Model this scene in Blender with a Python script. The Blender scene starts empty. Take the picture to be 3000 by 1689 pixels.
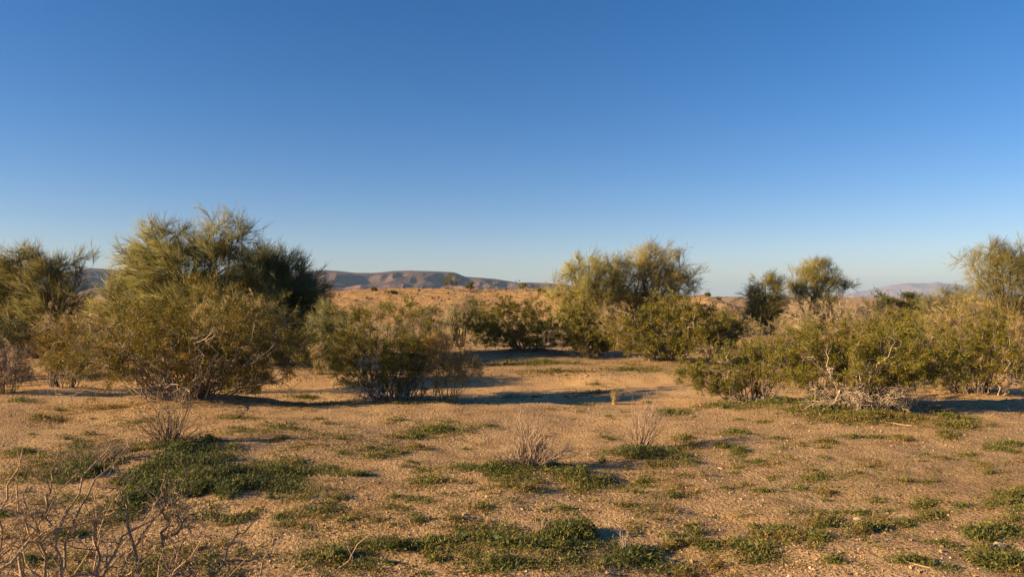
import bpy, math, random
import numpy as np
from math import radians

S = bpy.context.scene
COL = S.collection

# ------------------------------------------------------------------ camera, sky, sun, exposure
F = 2065.0                      # focal length in photo pixels (photo 3000 x 1689)
EYE = 1.7
HZ = 869.0                      # photo row of the horizon
cam_d = bpy.data.cameras.new("camera")
cam_d.sensor_width = 36.0
cam_d.lens = F / 3000.0 * 36.0
cam_d.clip_start = 0.05
cam_d.clip_end = 90000.0
cam = bpy.data.objects.new("camera", cam_d)
COL.objects.link(cam)
cam.location = (0, 0, EYE)
cam.rotation_euler = (radians(90) + math.atan((HZ - 844.5) / F), 0, 0)
S.camera = cam

SUN_EL = radians(18.5)
SUN_AZ = radians(-107.0)        # clockwise from +Y (the view direction): low on the left, a little behind
w = bpy.data.worlds.new("World")
S.world = w
w.use_nodes = True
nt = w.node_tree
nt.nodes.clear()
sky = nt.nodes.new("ShaderNodeTexSky")
sky.sky_type = 'NISHITA'
sky.sun_disc = False
sky.sun_elevation = SUN_EL
sky.sun_rotation = SUN_AZ
sky.altitude = 800.0
sky.air_density = 1.0
sky.dust_density = 0.5
sky.ozone_density = 2.5
hs = nt.nodes.new("ShaderNodeHueSaturation")
hs.inputs['Saturation'].default_value = 1.38
hs.inputs['Hue'].default_value = 0.5
bg = nt.nodes.new("ShaderNodeBackground")
bg.inputs['Strength'].default_value = 0.0505
wo = nt.nodes.new("ShaderNodeOutputWorld")
nt.links.new(sky.outputs[0], hs.inputs['Color'])
tint = nt.nodes.new("ShaderNodeMix")
tint.data_type = 'RGBA'
tint.blend_type = 'MULTIPLY'
tint.inputs[0].default_value = 1.0
tint.inputs[7].default_value = (1.04, 0.92, 1.06, 1.0)
nt.links.new(hs.outputs[0], tint.inputs[6])
nt.links.new(tint.outputs[2], bg.inputs['Color'])
nt.links.new(bg.outputs[0], wo.inputs[0])

sun_d = bpy.data.lights.new("sun", 'SUN')
sun_d.energy = 5.0
sun_d.angle = radians(0.53)
sun_d.color = (1.0, 0.675, 0.34)
sun = bpy.data.objects.new("sun", sun_d)
COL.objects.link(sun)
sun.rotation_euler = (radians(90) - SUN_EL, 0, math.pi - SUN_AZ)
S.view_settings.view_transform = 'Standard'
S.view_settings.look = 'None'
S.view_settings.exposure = 1.37
S.view_settings.gamma = 1.0
S.cycles.max_bounces = 6
S.cycles.volume_bounces = 0
S.cycles.use_denoising = True
S.cycles.transparent_max_bounces = 8

# ------------------------------------------------------------------ helpers
def link(o, parent=None):
    COL.objects.link(o)
    if parent is not None:
        o.parent = parent
    return o

def tag(o, label=None, cat=None, group=None, kind=None):
    if label: o["label"] = label
    if cat: o["category"] = cat
    if group: o["group"] = group
    if kind: o["kind"] = kind
    return o

def empty(name, loc):
    o = bpy.data.objects.new(name, None)
    o.location = loc
    o.empty_display_size = 0.2
    return link(o)

def mesh_np(name, V, faces, mat, parent=None, col=None, smooth=True, attrs=None):
    """V (n,3); faces: list of int arrays (m,3) / (m,4)"""
    me = bpy.data.meshes.new(name)
    V = np.ascontiguousarray(V, dtype=np.float32)
    me.vertices.add(len(V))
    me.vertices.foreach_set("co", V.ravel())
    faces = [np.asarray(f, dtype=np.int32) for f in faces if len(f)]
    loops = np.concatenate([f.ravel() for f in faces])
    tot = np.concatenate([np.full(len(f), f.shape[1], dtype=np.int32) for f in faces])
    start = np.concatenate([[0], np.cumsum(tot)[:-1]]).astype(np.int32)
    me.loops.add(len(loops))
    me.loops.foreach_set("vertex_index", loops)
    me.polygons.add(len(tot))
    me.polygons.foreach_set("loop_start", start)
    me.polygons.foreach_set("use_smooth", np.full(len(tot), smooth, dtype=bool))
    if col is not None:
        a = me.attributes.new("Col", 'FLOAT_COLOR', 'POINT')
        c = np.ones((len(V), 4), dtype=np.float32)
        c[:, :3] = col
        a.data.foreach_set("color", c.ravel())
    for k, v in (attrs or {}).items():
        a = me.attributes.new(k, 'FLOAT', 'POINT')
        a.data.foreach_set("value", np.ascontiguousarray(v, dtype=np.float32))
    me.update(calc_edges=True)
    me.materials.append(mat)
    o = bpy.data.objects.new(name, me)
    return link(o, parent)

def nrm(v):
    return v / np.maximum(np.linalg.norm(v, axis=-1, keepdims=True), 1e-9)

def _hash(ix, iy, seed):
    h = (ix.astype(np.int64) * 374761393 + iy.astype(np.int64) * 668265263 + seed * 974634777) & 0xFFFFFFFF
    h = ((h ^ (h >> 13)) * 1274126177) & 0xFFFFFFFF
    h = h ^ (h >> 16)
    return (h & 0xFFFFFF) / float(0xFFFFFF)

def vnoise(x, y, seed=0):
    ix = np.floor(x); iy = np.floor(y)
    fx = x - ix; fy = y - iy
    fx = fx * fx * (3 - 2 * fx); fy = fy * fy * (3 - 2 * fy)
    a = _hash(ix, iy, seed); b = _hash(ix + 1, iy, seed)
    c = _hash(ix, iy + 1, seed); d = _hash(ix + 1, iy + 1, seed)
    return (a + (b - a) * fx) * (1 - fy) + (c + (d - c) * fx) * fy

def fbm(x, y, octs=4, seed=0, gain=0.5):
    s = 0; a = 1.0; t = 0
    for i in range(octs):
        s = s + a * vnoise(x * 2 ** i + 17.3 * i, y * 2 ** i - 9.1 * i, seed + i)
        t += a; a *= gain
    return s / t

def sstep(a, b, x):
    t = np.clip((x - a) / (b - a), 0, 1)
    return t * t * (3 - 2 * t)

# ------------------------------------------------------------------ terrain function
def wash_mask(x, y):
    m = 0.9 * (fbm(x * 0.22, y * 0.1 + 5, 3, 3) - 0.5)
    near = 10.9 + 0.35 * (fbm(x * 2.2, y * 2.2, 3, 13) - 0.5) + 0.05 * np.abs(x) + m + 0.9 * sstep(-2, -7, x)
    far = 15.0 + 0.2 * (fbm(x * 1.8, y * 1.8, 3, 15) - 0.5) + 1.6 * (fbm(x * 0.3 + 9, y * 0.05, 3, 7) - 0.5) + 0.6 * sstep(3, 8, x)
    return sstep(near, near + 0.4, y) * (1 - sstep(far, far + 0.7, y))

MOUND = [(540, 11.1, 1.5, 0.10), (1150, 12.6, 1.2, 0.10), (1300, 12.3, 0.8, 0.06), (1545, 21, 1.8, 0.12), (1940, 18.4, 1.3, 0.1), (2190, 12.2, 1.2, 0.08), (2490, 10.5, 1.4, 0.09), (2850, 13.4, 1.5, 0.1),
         (500, 7.6, 0.7, 0.07), (640, 6.4, 0.7, 0.05), (1545, 6.85, 0.6, 0.06), (1875, 7.8, 0.45, 0.05), (1580, 4.9, 0.4, 0.03), (1720, 6.6, 0.35, 0.03), (20, 13.2, 1.2, 0.12), (190, 14.2, 1.2, 0.1)]
def mounds(x, y):
    z = 0.0
    for px, d, r, h in MOUND:
        cx = (px - 1500.0) / F * d
        z = z + h * np.exp(-((x - cx) ** 2 + (y - d) ** 2) / (0.6 * r * r))
    return z

def ground_z(x, y):
    x = np.asarray(x, dtype=float); y = np.asarray(y, dtype=float)
    r = np.hypot(x, y)
    fade = np.exp(-(r / 60.0) ** 2)
    z = mounds(x, y) + 0.20 * (fbm(x * 0.35, y * 0.35, 3, 11) - 0.5) * fade
    z = z + 0.065 * (fbm(x * 1.9, y * 1.9, 3, 23) - 0.5) * fade
    z = z - 0.24 * wash_mask(x, y) * fade
    return z

def at(px, d):
    """ground point at lateral photo column px and distance d ahead"""
    x = (px - 1500.0) / F * d
    return np.array([x, d, float(ground_z(x, d))])

def pix_ground(px, py):
    d = EYE * F / (py - HZ)
    return (px - 1500.0) / F * d, d

def zh(py, d):
    """height of what shows at photo row py at distance d"""
    return EYE - (py - HZ) / F * d

# ------------------------------------------------------------------ materials
def new_mat(name):
    m = bpy.data.materials.new(name)
    m.use_nodes = True
    n = m.node_tree
    n.nodes.clear()
    return m, n

def N(n, t, **kw):
    o = n.nodes.new(t)
    for k, v in kw.items():
        setattr(o, k, v)
    return o

def mat_col(name, rough=0.85, trans=0.0, spec=0.2, bump=0.0, bscale=120.0):
    m, n = new_mat(name)
    out = N(n, "ShaderNodeOutputMaterial")
    at_ = N(n, "ShaderNodeAttribute"); at_.attribute_name = "Col"
    p = N(n, "ShaderNodeBsdfPrincipled")
    p.inputs['Roughness'].default_value = rough
    p.inputs['Specular IOR Level'].default_value = spec
    n.links.new(at_.outputs['Color'], p.inputs['Base Color'])
    if bump > 0:
        ge = N(n, "ShaderNodeNewGeometry")
        ns = N(n, "ShaderNodeTexNoise"); ns.inputs['Scale'].default_value = bscale
        ns.inputs['Detail'].default_value = 3
        n.links.new(ge.outputs['Position'], ns.inputs['Vector'])
        b = N(n, "ShaderNodeBump"); b.inputs['Strength'].default_value = bump
        b.inputs['Distance'].default_value = 0.01
        n.links.new(ns.outputs[0], b.inputs['Height'])
        n.links.new(b.outputs[0], p.inputs['Normal'])
    if trans > 0:
        t = N(n, "ShaderNodeBsdfTranslucent")
        n.links.new(at_.outputs['Color'], t.inputs['Color'])
        mx = N(n, "ShaderNodeMixShader"); mx.inputs[0].default_value = trans
        n.links.new(p.outputs[0], mx.inputs[1]); n.links.new(t.outputs[0], mx.inputs[2])
        n.links.new(mx.outputs[0], out.inputs[0])
    else:
        n.links.new(p.outputs[0], out.inputs[0])
    return m

M_LEAF = mat_col("creosote_leaf", 0.55, 0.25, 0.35)
M_TWIG = mat_col("green_twig", 0.75, 0.12, 0.2)
M_BARK = mat_col("bark", 0.9, 0.0, 0.15, 0.5, 90.0)
M_DRY = mat_col("dry_twig", 0.9, 0.0, 0.15)
M_WEED = mat_col("weed_leaf", 0.6, 0.3, 0.3)
M_STONE = mat_col("stone", 0.9, 0.0, 0.25, 0.5, 160.0)

def ramp(n, stops):
    r = N(n, "ShaderNodeValToRGB")
    el = r.color_ramp.elements
    while len(el) < len(stops):
        el.new(0.5)
    for e, (p, c) in zip(el, stops):
        e.position = p
        e.color = (*c, 1.0)
    return r

def noise_n(n, vec, scale, detail=5.0, rough=0.55):
    t = N(n, "ShaderNodeTexNoise")
    t.inputs['Scale'].default_value = scale
    t.inputs['Detail'].default_value = detail
    t.inputs['Roughness'].default_value = rough
    n.links.new(vec, t.inputs['Vector'])
    return t

def mix_c(n, fac, a, b, mode='MIX', f=None):
    m = N(n, "ShaderNodeMix", data_type='RGBA', blend_type=mode)
    if f is not None:
        m.inputs[0].default_value = f
    if fac is not None:
        n.links.new(fac, m.inputs[0])
    for s, i in ((a, 6), (b, 7)):
        if isinstance(s, tuple):
            m.inputs[i].default_value = (*s, 1.0)
        else:
            n.links.new(s, m.inputs[i])
    return m.outputs[2]

def ground_material():
    m, n = new_mat("desert_gravel")
    out = N(n, "ShaderNodeOutputMaterial")
    p = N(n, "ShaderNodeBsdfPrincipled")
    p.inputs['Roughness'].default_value = 0.95
    p.inputs['Specular IOR Level'].default_value = 0.15
    ge = N(n, "ShaderNodeNewGeometry")
    pos = ge.outputs['Position']
    wa = N(n, "ShaderNodeAttribute"); wa.attribute_name = "wash"
    # pebble colours: one tone for each cell
    vo = N(n, "ShaderNodeTexVoronoi"); vo.inputs['Scale'].default_value = 62.0
    vo.inputs['Randomness'].default_value = 1.0
    n.links.new(pos, vo.inputs['Vector'])
    vo2 = N(n, "ShaderNodeTexVoronoi"); vo2.inputs['Scale'].default_value = 27.0
    n.links.new(pos, vo2.inputs['Vector'])
    sep = N(n, "ShaderNodeSeparateColor"); n.links.new(vo.outputs['Color'], sep.inputs[0])
    peb = ramp(n, [(0.0, (0.15, 0.105, 0.06)), (0.3, (0.31, 0.215, 0.11)), (0.65, (0.40, 0.285, 0.145)), (1.0, (0.54, 0.42, 0.25))])
    n.links.new(sep.outputs[0], peb.inputs[0])
    big = noise_n(n, pos, 0.55, 6, 0.6)
    soil = ramp(n, [(0.3, (0.28, 0.17, 0.08)), (0.5, (0.42, 0.278, 0.135)), (0.7, (0.52, 0.365, 0.19))])
    n.links.new(big.outputs[0], soil.inputs[0])
    c = mix_c(n, None, soil.outputs[0], peb.outputs[0], 'MIX', 0.5)
    crust = noise_n(n, pos, 2.3, 5, 0.7)
    cr = ramp(n, [(0.36, (0.70, 0.66, 0.60)), (0.50, (1.0, 1.0, 1.0)), (0.68, (1.12, 1.10, 1.08))])
    n.links.new(crust.outputs[0], cr.inputs[0])
    c = mix_c(n, None, c, cr.outputs[0], 'MULTIPLY', 1.0)
    sand_n = noise_n(n, pos, 3.0, 5)
    sand = ramp(n, [(0.3, (0.43, 0.28, 0.132)), (0.7, (0.53, 0.365, 0.18))])
    n.links.new(sand_n.outputs[0], sand.inputs[0])
    c = mix_c(n, wa.outputs['Fac'], c, sand.outputs[0])
    n.links.new(c, p.inputs['Base Color'])
    # relief
    grain = noise_n(n, pos, 170.0, 3, 0.6)
    add = N(n, "ShaderNodeMath", operation='MULTIPLY_ADD')
    n.links.new(vo.outputs['Distance'], add.inputs[0]); add.inputs[1].default_value = -0.9
    n.links.new(grain.outputs[0], add.inputs[2])
    add2 = N(n, "ShaderNodeMath", operation='MULTIPLY_ADD')
    n.links.new(vo2.outputs['Distance'], add2.inputs[0]); add2.inputs[1].default_value = -1.6
    n.links.new(add.outputs[0], add2.inputs[2])
    b = N(n, "ShaderNodeBump")
    b.inputs['Distance'].default_value = 0.013
    st = N(n, "ShaderNodeMath", operation='MULTIPLY_ADD')
    n.links.new(wa.outputs['Fac'], st.inputs[0]); st.inputs[1].default_value = -0.35; st.inputs[2].default_value = 0.9
    n.links.new(st.outputs[0], b.inputs['Strength'])
    n.links.new(add2.outputs[0], b.inputs['Height'])
    n.links.new(b.outputs[0], p.inputs['Normal'])
    n.links.new(p.outputs[0], out.inputs[0])
    return m

def hill_material(name, lo, mid, hi, scale, bscale, bdist):
    m, n = new_mat(name)
    out = N(n, "ShaderNodeOutputMaterial")
    p = N(n, "ShaderNodeBsdfPrincipled")
    p.inputs['Roughness'].default_value = 0.95
    p.inputs['Specular IOR Level'].default_value = 0.1
    ge = N(n, "ShaderNodeNewGeometry")
    pos = ge.outputs['Position']
    a = noise_n(n, pos, scale, 8, 0.65)
    r = ramp(n, [(0.3, lo), (0.5, mid), (0.7, hi)])
    n.links.new(a.outputs[0], r.inputs[0])
    n.links.new(r.outputs[0], p.inputs['Base Color'])
    g = noise_n(n, pos, bscale, 8, 0.7)
    b = N(n, "ShaderNodeBump"); b.inputs['Strength'].default_value = 0.9
    b.inputs['Distance'].default_value = bdist
    n.links.new(g.outputs[0], b.inputs['Height'])
    n.links.new(b.outputs[0], p.inputs['Normal'])
    n.links.new(p.outputs[0], out.inputs[0])
    return m

M_GROUND = ground_material()

# ------------------------------------------------------------------ ground: one sheet to the horizon
def build_ground():
    rr = [0.25]
    while rr[-1] < 26000:
        r = rr[-1]
        rr.append(r * (1.06 if r < 2.6 else 1.0086 if r < 15 else 1.02 if r < 90 else 1.13))
    rr = np.array(rr)
    fine = np.arange(-0.80, 0.80, 0.0086)
    coarse = np.linspace(0.80, 2 * math.pi - 0.80, 60)[:-1]
    th = np.concatenate([fine, coarse])
    R, T = np.meshgrid(rr, th, indexing='ij')
    x = R * np.sin(T); y = R * np.cos(T)
    z = ground_z(x, y)
    wm = wash_mask(x, y) * np.exp(-(R / 60.0) ** 2)
    near = np.exp(-(R / 18.0) ** 2) * (1 - 0.25 * wm)
    z = z + near * (0.016 * (fbm(x * 7, y * 7, 2, 31) - 0.5) + 0.014 * (fbm(x * 19, y * 19, 2, 41) - 0.5))
    nr, ntc = x.shape
    V = np.stack([x, y, z], -1).reshape(-1, 3)
    V = np.vstack([V, [[0, 0, float(ground_z(0, 0))]]])
    i = np.arange(nr - 1)[:, None]; j = np.arange(ntc)[None, :]
    j2 = (j + 1) % ntc
    q = np.stack([i * ntc + j, (i + 1) * ntc + j, (i + 1) * ntc + j2, i * ntc + j2], -1).reshape(-1, 4)[:, ::-1]
    tri = np.stack([np.full(ntc, len(V) - 1), np.arange(ntc), (np.arange(ntc) + 1) % ntc], -1)[:, ::-1]
    o = mesh_np("ground", V, [q, tri], M_GROUND, smooth=True, attrs={"wash": np.append(wm.ravel(), 0)})
    tag(o, kind="structure")
build_ground()

def grid_mesh(name, X, Y, Z, mat):
    a, b = X.shape
    V = np.stack([X, Y, Z], -1).reshape(-1, 3)
    i = np.arange(a - 1)[:, None]; j = np.arange(b - 1)[None, :]
    q = np.stack([i * b + j, i * b + j + 1, (i + 1) * b + j + 1, (i + 1) * b + j], -1).reshape(-1, 4)
    return tag(mesh_np(name, V, [q], mat, smooth=False), kind="structure")

# gravel rise behind the bushes
def build_hills():
    mh = hill_material("hill_gravel", (0.31, 0.185, 0.078), (0.44, 0.28, 0.122), (0.53, 0.355, 0.17), 0.9, 5.0, 0.22)
    x = np.linspace(-48, 36, 220); y = np.concatenate([np.linspace(38, 84, 74), np.linspace(86, 135, 20)])
    X, Y = np.meshgrid(x, y, indexing='ij')
    px = 1500 + X / np.minimum(Y, 78) * F
    top = np.interp(px, [700, 900, 975, 1060, 1200, 1290, 1400, 1640, 1760, 1900, 2050, 2150], [876, 862, 852, 847, 843, 845, 848, 850, 854, 862, 871, 905])
    H = zh(top, 76.0)
    prof = sstep(42, 78, Y + 5 * (fbm(X * 0.12, Y * 0.05, 3, 5) - 0.5)) * (1 - sstep(95, 132, Y))
    Z = -0.25 + (H + 0.25) * prof
    Z = Z + prof * (1.0 * (fbm(X * 0.2, Y * 0.2, 3, 9) - 0.5) * sstep(78, 60, Y) + 0.35 * (fbm(X * 0.9, Y * 0.9, 3, 19) - 0.5))
    edge = np.minimum(sstep(-48, -40, X), sstep(36, 30, X))
    Z = -0.3 + (Z + 0.3) * edge
    o = grid_mesh("hill", X, Y, Z, mh)
    # nearer hummock with a cut bank
    mb = hill_material("bank_soil", (0.24, 0.135, 0.065), (0.37, 0.24, 0.115), (0.48, 0.335, 0.175), 1.3, 4.0, 0.15)
    x = np.linspace(8.0, 19.5, 150); y = np.linspace(34.5, 58, 120)
    X, Y = np.meshgrid(x, y, indexing='ij')
    n1 = fbm(X * 0.5, Y * 0.4, 3, 51) - 0.5
    bank = 0.75 * sstep(36.3, 36.9, Y + 1.5 * n1)
    dome = 1.0 * np.exp(-((X - 11.7) / 1.55) ** 2 - ((Y - 44) / 5.0) ** 2)
    dome2 = 0.35 * np.exp(-((X - 14.5) / 2.2) ** 2 - ((Y - 47) / 5) ** 2)
    Z = bank + dome + dome2 + 0.16 * (fbm(X * 1.6, Y * 1.2, 3, 61) - 0.5)
    e = np.minimum(np.minimum(sstep(8.0, 10.0, X), sstep(19.5, 15.5, X)), sstep(58, 50, Y))
    Z = -0.3 + (Z + 0.3) * e
    grid_mesh("hill", X, Y, Z, mb)
build_hills()

def build_mesa():
    mm = hill_material("mesa_rock", (0.055, 0.044, 0.043), (0.095, 0.07, 0.062), (0.18, 0.118, 0.092), 0.006, 0.03, 14.0)
    prof_px = [-200, 60, 200, 240, 262, 300, 335, 420, 560, 700, 800, 860, 910, 940, 985, 1040, 1100, 1150, 1200, 1280, 1328, 1340, 1356, 1400, 1450, 1500, 1522, 1545, 1600, 1650, 1760, 1900, 2000]
    prof_py = [815, 800, 795, 789, 784, 785, 791, 794, 800, 802, 797, 794, 792, 789, 791, 797.5, 797.5, 792, 790.5, 793, 795.5, 799, 808, 811, 815, 823, 827, 825, 827, 831, 846, 862, 869]
    x = np.linspace(-3600, 1100, 360)
    y = np.concatenate([np.linspace(2900, 4200, 88), np.linspace(4240, 6500, 24)])
    X, Y = np.meshgrid(x, y, indexing='ij')
    px = 1500 + X / 3950.0 * F
    px = 1500 + X / np.clip(Y, 3500, 4900) * F
    H = (HZ - np.interp(px, prof_px, prof_py)) / F * np.clip(Y, 3500, 4900)
    spur = 780 * (np.abs(fbm(X / 420.0, Y / 1500.0, 3, 71) - 0.5) * 2) + 190 * (np.abs(fbm(X / 130.0, Y / 500.0, 3, 73) - 0.5) * 2) + 120 * (fbm(X / 900.0, Y * 0, 2, 75) - 0.5)
    s = (Y - 3000.0 - spur) / 900.0
    f = 0.40 * sstep(-0.1, 0.45, s) + 0.10 * sstep(0.30, 0.38, s) + 0.22 * sstep(0.38, 0.66, s) + 0.22 * sstep(0.5, 0.72, s) + 0.06 * sstep(0.7, 0.95, s)
    Z = H * f + 15 * (fbm(X / 60.0, Y / 60.0, 4, 81) - 0.5) * sstep(0.02, 0.2, s) * (1 - 0.75 * sstep(0.66, 0.74, s)) - 2.0
    grid_mesh("mesa", X, Y, Z, mm)
    # low foothills in front of it
    m2 = hill_material("foothill_rock", (0.13, 0.085, 0.065), (0.23, 0.15, 0.11), (0.40, 0.27, 0.19), 0.02, 0.06, 6.0)
    x = np.linspace(-1900, 500, 220); y = np.linspace(2300, 2860, 40)
    X, Y = np.meshgrid(x, y, indexing='ij')
    e = sstep(2300, 2550, Y) * (1 - sstep(2650, 2860, Y)) * np.minimum(sstep(-1900, -1600, X), sstep(500, 250, X))
    Z = -2 + e * (70 * np.abs(fbm(X / 210.0, Y / 260.0, 4, 91) - 0.5) * 2 + 8)
    grid_mesh("foothills", X, Y, Z, m2)
    # far range on the right
    m3 = hill_material("mountain_rock", (0.16, 0.11, 0.095), (0.25, 0.17, 0.14), (0.40, 0.29, 0.24), 0.0012, 0.006, 60.0)
    D = 17000.0
    ppx = [2380, 2462, 2500, 2540, 2560, 2590, 2622, 2650, 2668, 2690, 2722, 2742, 2775, 2830, 2880, 2950, 3100, 3300]
    ppy = [871, 866, 858, 850, 845, 840, 834, 832, 829, 830, 829, 826, 831, 838, 836, 845, 858, 871]
    x = np.linspace(6800, 15500, 260); y = np.linspace(15000, 21000, 54)
    X, Y = np.meshgrid(x, y, indexing='ij')
    px = 1500 + X / D * F
    Yc = np.clip(Y, 15500, 19000)
    px = 1500 + X / Yc * F
    H = np.maximum((HZ - np.interp(px, ppx, ppy)) / F * Yc, -6)
    sp = 1500 * np.abs(fbm(X / 1300.0, Y / 3000.0, 3, 95) - 0.5) * 2 + 500 * np.abs(fbm(X / 420.0, Y / 1200.0, 3, 97) - 0.5) * 2
    s = (Y - 15200 - sp) / 1800.0
    Z = H * (0.5 * sstep(0, 0.6, s) + 0.5 * sstep(0.35, 1.0, s)) * (1 - sstep(18600, 20800, Y)) + 75 * (fbm(X / 400.0, Y / 240.0, 4, 99) - 0.5) * sstep(0.1, 0.5, s) - 4
    grid_mesh("mountain", X, Y, Z, m3)
build_mesa()

# ------------------------------------------------------------------ plants: growth
def polytube(P, R, sides=3, tip=True):
    """P (N,K,3) R (N,K) -> verts, faces, verts per branch"""
    n, K, _ = P.shape
    T = np.empty_like(P)
    T[:, 1:-1] = P[:, 2:] - P[:, :-2]
    T[:, 0] = P[:, 1] - P[:, 0]
    T[:, -1] = P[:, -1] - P[:, -2]
    T = nrm(T)
    ref = np.where(np.abs(T[:, :1, 2:3]) > 0.8, np.array([[[1.0, 0, 0]]]), np.array([[[0, 0, 1.0]]]))
    U = nrm(np.cross(T, np.broadcast_to(ref, T.shape)))
    W = np.cross(T, U)
    a = np.arange(sides) * 2 * math.pi / sides
    ring = P[:, :, None] + R[:, :, None, None] * (np.cos(a)[None, None, :, None] * U[:, :, None] + np.sin(a)[None, None, :, None] * W[:, :, None])
    rings = K - 1 if tip else K
    vb = rings * sides + (1 if tip else 0)
    V = np.empty((n, vb, 3))
    V[:, :rings * sides] = ring[:, :rings].reshape(n, -1, 3)
    if tip:
        V[:, -1] = P[:, -1]
    k = np.arange(rings - 1)[:, None]; s = np.arange(sides)[None]; s2 = (s + 1) % sides
    q = np.stack([k * sides + s, k * sides + s2, (k + 1) * sides + s2, (k + 1) * sides + s], -1).reshape(-1, 4)
    off = (np.arange(n) * vb)[:, None, None]
    Q = (q[None] + off).reshape(-1, 4)
    if tip:
        s = np.arange(sides); b = (rings - 1) * sides
        t = np.stack([b + s, b + (s + 1) % sides, np.full(sides, vb - 1)], -1)
        Tt = (t[None] + off).reshape(-1, 3)
    else:
        Tt = np.zeros((0, 3), int)
    return V.reshape(-1, 3), Q, Tt, vb

class Acc:
    """collects pieces of ONE mesh"""
    def __init__(s):
        s.V = []; s.Q = []; s.T = []; s.C = []; s.n = 0
    def tubes(s, P, R, col, sides=3, tip=True):
        if len(P) == 0: return
        V, Q, T, vb = polytube(P, R, sides, tip)
        s.V.append(V); s.Q.append(Q + s.n); s.T.append(T + s.n)
        s.C.append(np.repeat(col, vb, axis=0)); s.n += len(V)
    def quads(s, V4, col):
        n = len(V4)
        s.V.append(V4.reshape(-1, 3)); s.Q.append(np.arange(n * 4).reshape(n, 4) + s.n)
        s.C.append(np.repeat(col, 4, axis=0)); s.n += n * 4
    def tris(s, V3, col):
        n = len(V3)
        s.V.append(V3.reshape(-1, 3)); s.T.append(np.arange(n * 3).reshape(n, 3) + s.n)
        s.C.append(np.repeat(col, 3, axis=0)); s.n += n * 3
    def build(s, name, mat, parent=None, smooth=True):
        fs = []
        if s.Q: fs.append(np.concatenate(s.Q))
        if s.T: fs.append(np.concatenate(s.T))
        return mesh_np(name, np.concatenate(s.V), fs, mat, parent, np.concatenate(s.C), smooth)

def pal(rng, n, cols, jit=0.18):
    """n colours mixed from a palette, with brightness scatter"""
    cols = np.asarray(cols, float)
    a = cols[rng.integers(0, len(cols), n)]; b = cols[rng.integers(0, len(cols), n)]
    t = rng.random((n, 1))
    return (a * t + b * (1 - t)) * (1 + jit * rng.standard_normal((n, 1))).clip(0.5, 1.6)

def along(P, R, t):
    n, K, _ = P.shape
    f = t * (K - 1)
    i = np.minimum(f.astype(int), K - 2)
    u = (f - i)[..., None]
    r = np.arange(n)[:, None]
    A = P[r, i]; B = P[r, i + 1]
    return A * (1 - u) + B * u, nrm(B - A), R[r, i] * (1 - u[..., 0]) + R[r, i + 1] * u[..., 0]

def shoots(rng, P, R, m, tr, ln, ang, K=4, up=0.1, curl=0.12, rs=0.6, rmin=0.0015, wind=(0, 0, 0), fall=0.5):
    n = len(P)
    t = rng.uniform(tr[0], tr[1], (n, m))
    p, T, r = along(P, R, t)
    p = p.reshape(-1, 3); T = T.reshape(-1, 3); r = r.ravel()
    M = len(p)
    rv = rng.standard_normal((M, 3))
    pe = nrm(rv - (rv * T).sum(-1, keepdims=True) * T)
    a = np.radians(rng.uniform(ang[0], ang[1], M))[:, None]
    d = nrm(np.cos(a) * T + np.sin(a) * pe + np.array([0, 0, up]) + np.asarray(wind))
    L = rng.uniform(ln[0], ln[1], M) * (1 - fall * t.ravel())
    Q = np.empty((M, K, 3)); Q[:, 0] = p
    for k in range(1, K):
        Q[:, k] = Q[:, k - 1] + d * (L / (K - 1))[:, None]
        d = nrm(d + curl * rng.standard_normal((M, 3)) + np.array([0, 0, up * 0.5]) + 0.5 * np.asarray(wind))
    r0 = np.maximum(r * rs, rmin)
    RR = r0[:, None] * np.linspace(1, 0.35, K)[None]
    return Q, RR

def stems_to(rng, targets, r0, K=8, base_r=0.15, lift=0.5, wob=0.05):
    """stems from a small base area curving out to targets"""
    n = len(targets)
    a = np.arctan2(targets[:, 1], targets[:, 0]) + rng.normal(0, 0.4, n)
    br = base_r * np.sqrt(rng.random(n))
    b = np.stack([br * np.cos(a), br * np.sin(a), np.full(n, -0.06)], -1)
    c = b * 0.5 + targets * np.array([0.42, 0.42, 0.5 + 0.0]) + np.array([0, 0, 1.0]) * (lift * np.linalg.norm(targets, axis=1) * 0.25)[:, None]
    t = np.linspace(0, 1, K)[None, :, None]
    P = (1 - t) ** 2 * b[:, None] + 2 * t * (1 - t) * c[:, None] + t ** 2 * targets[:, None]
    L = np.linalg.norm(targets, axis=1)
    nz = rng.standard_normal((n, K, 3)) * wob * L[:, None, None]
    nz[:, 0] *= 0.1
    P = P + nz
    R = (r0 * rng.uniform(0.6, 1.15, n) * np.sqrt(L / L.max()))[:, None] * np.linspace(1, 0.22, K)[None]
    return P, R

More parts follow.
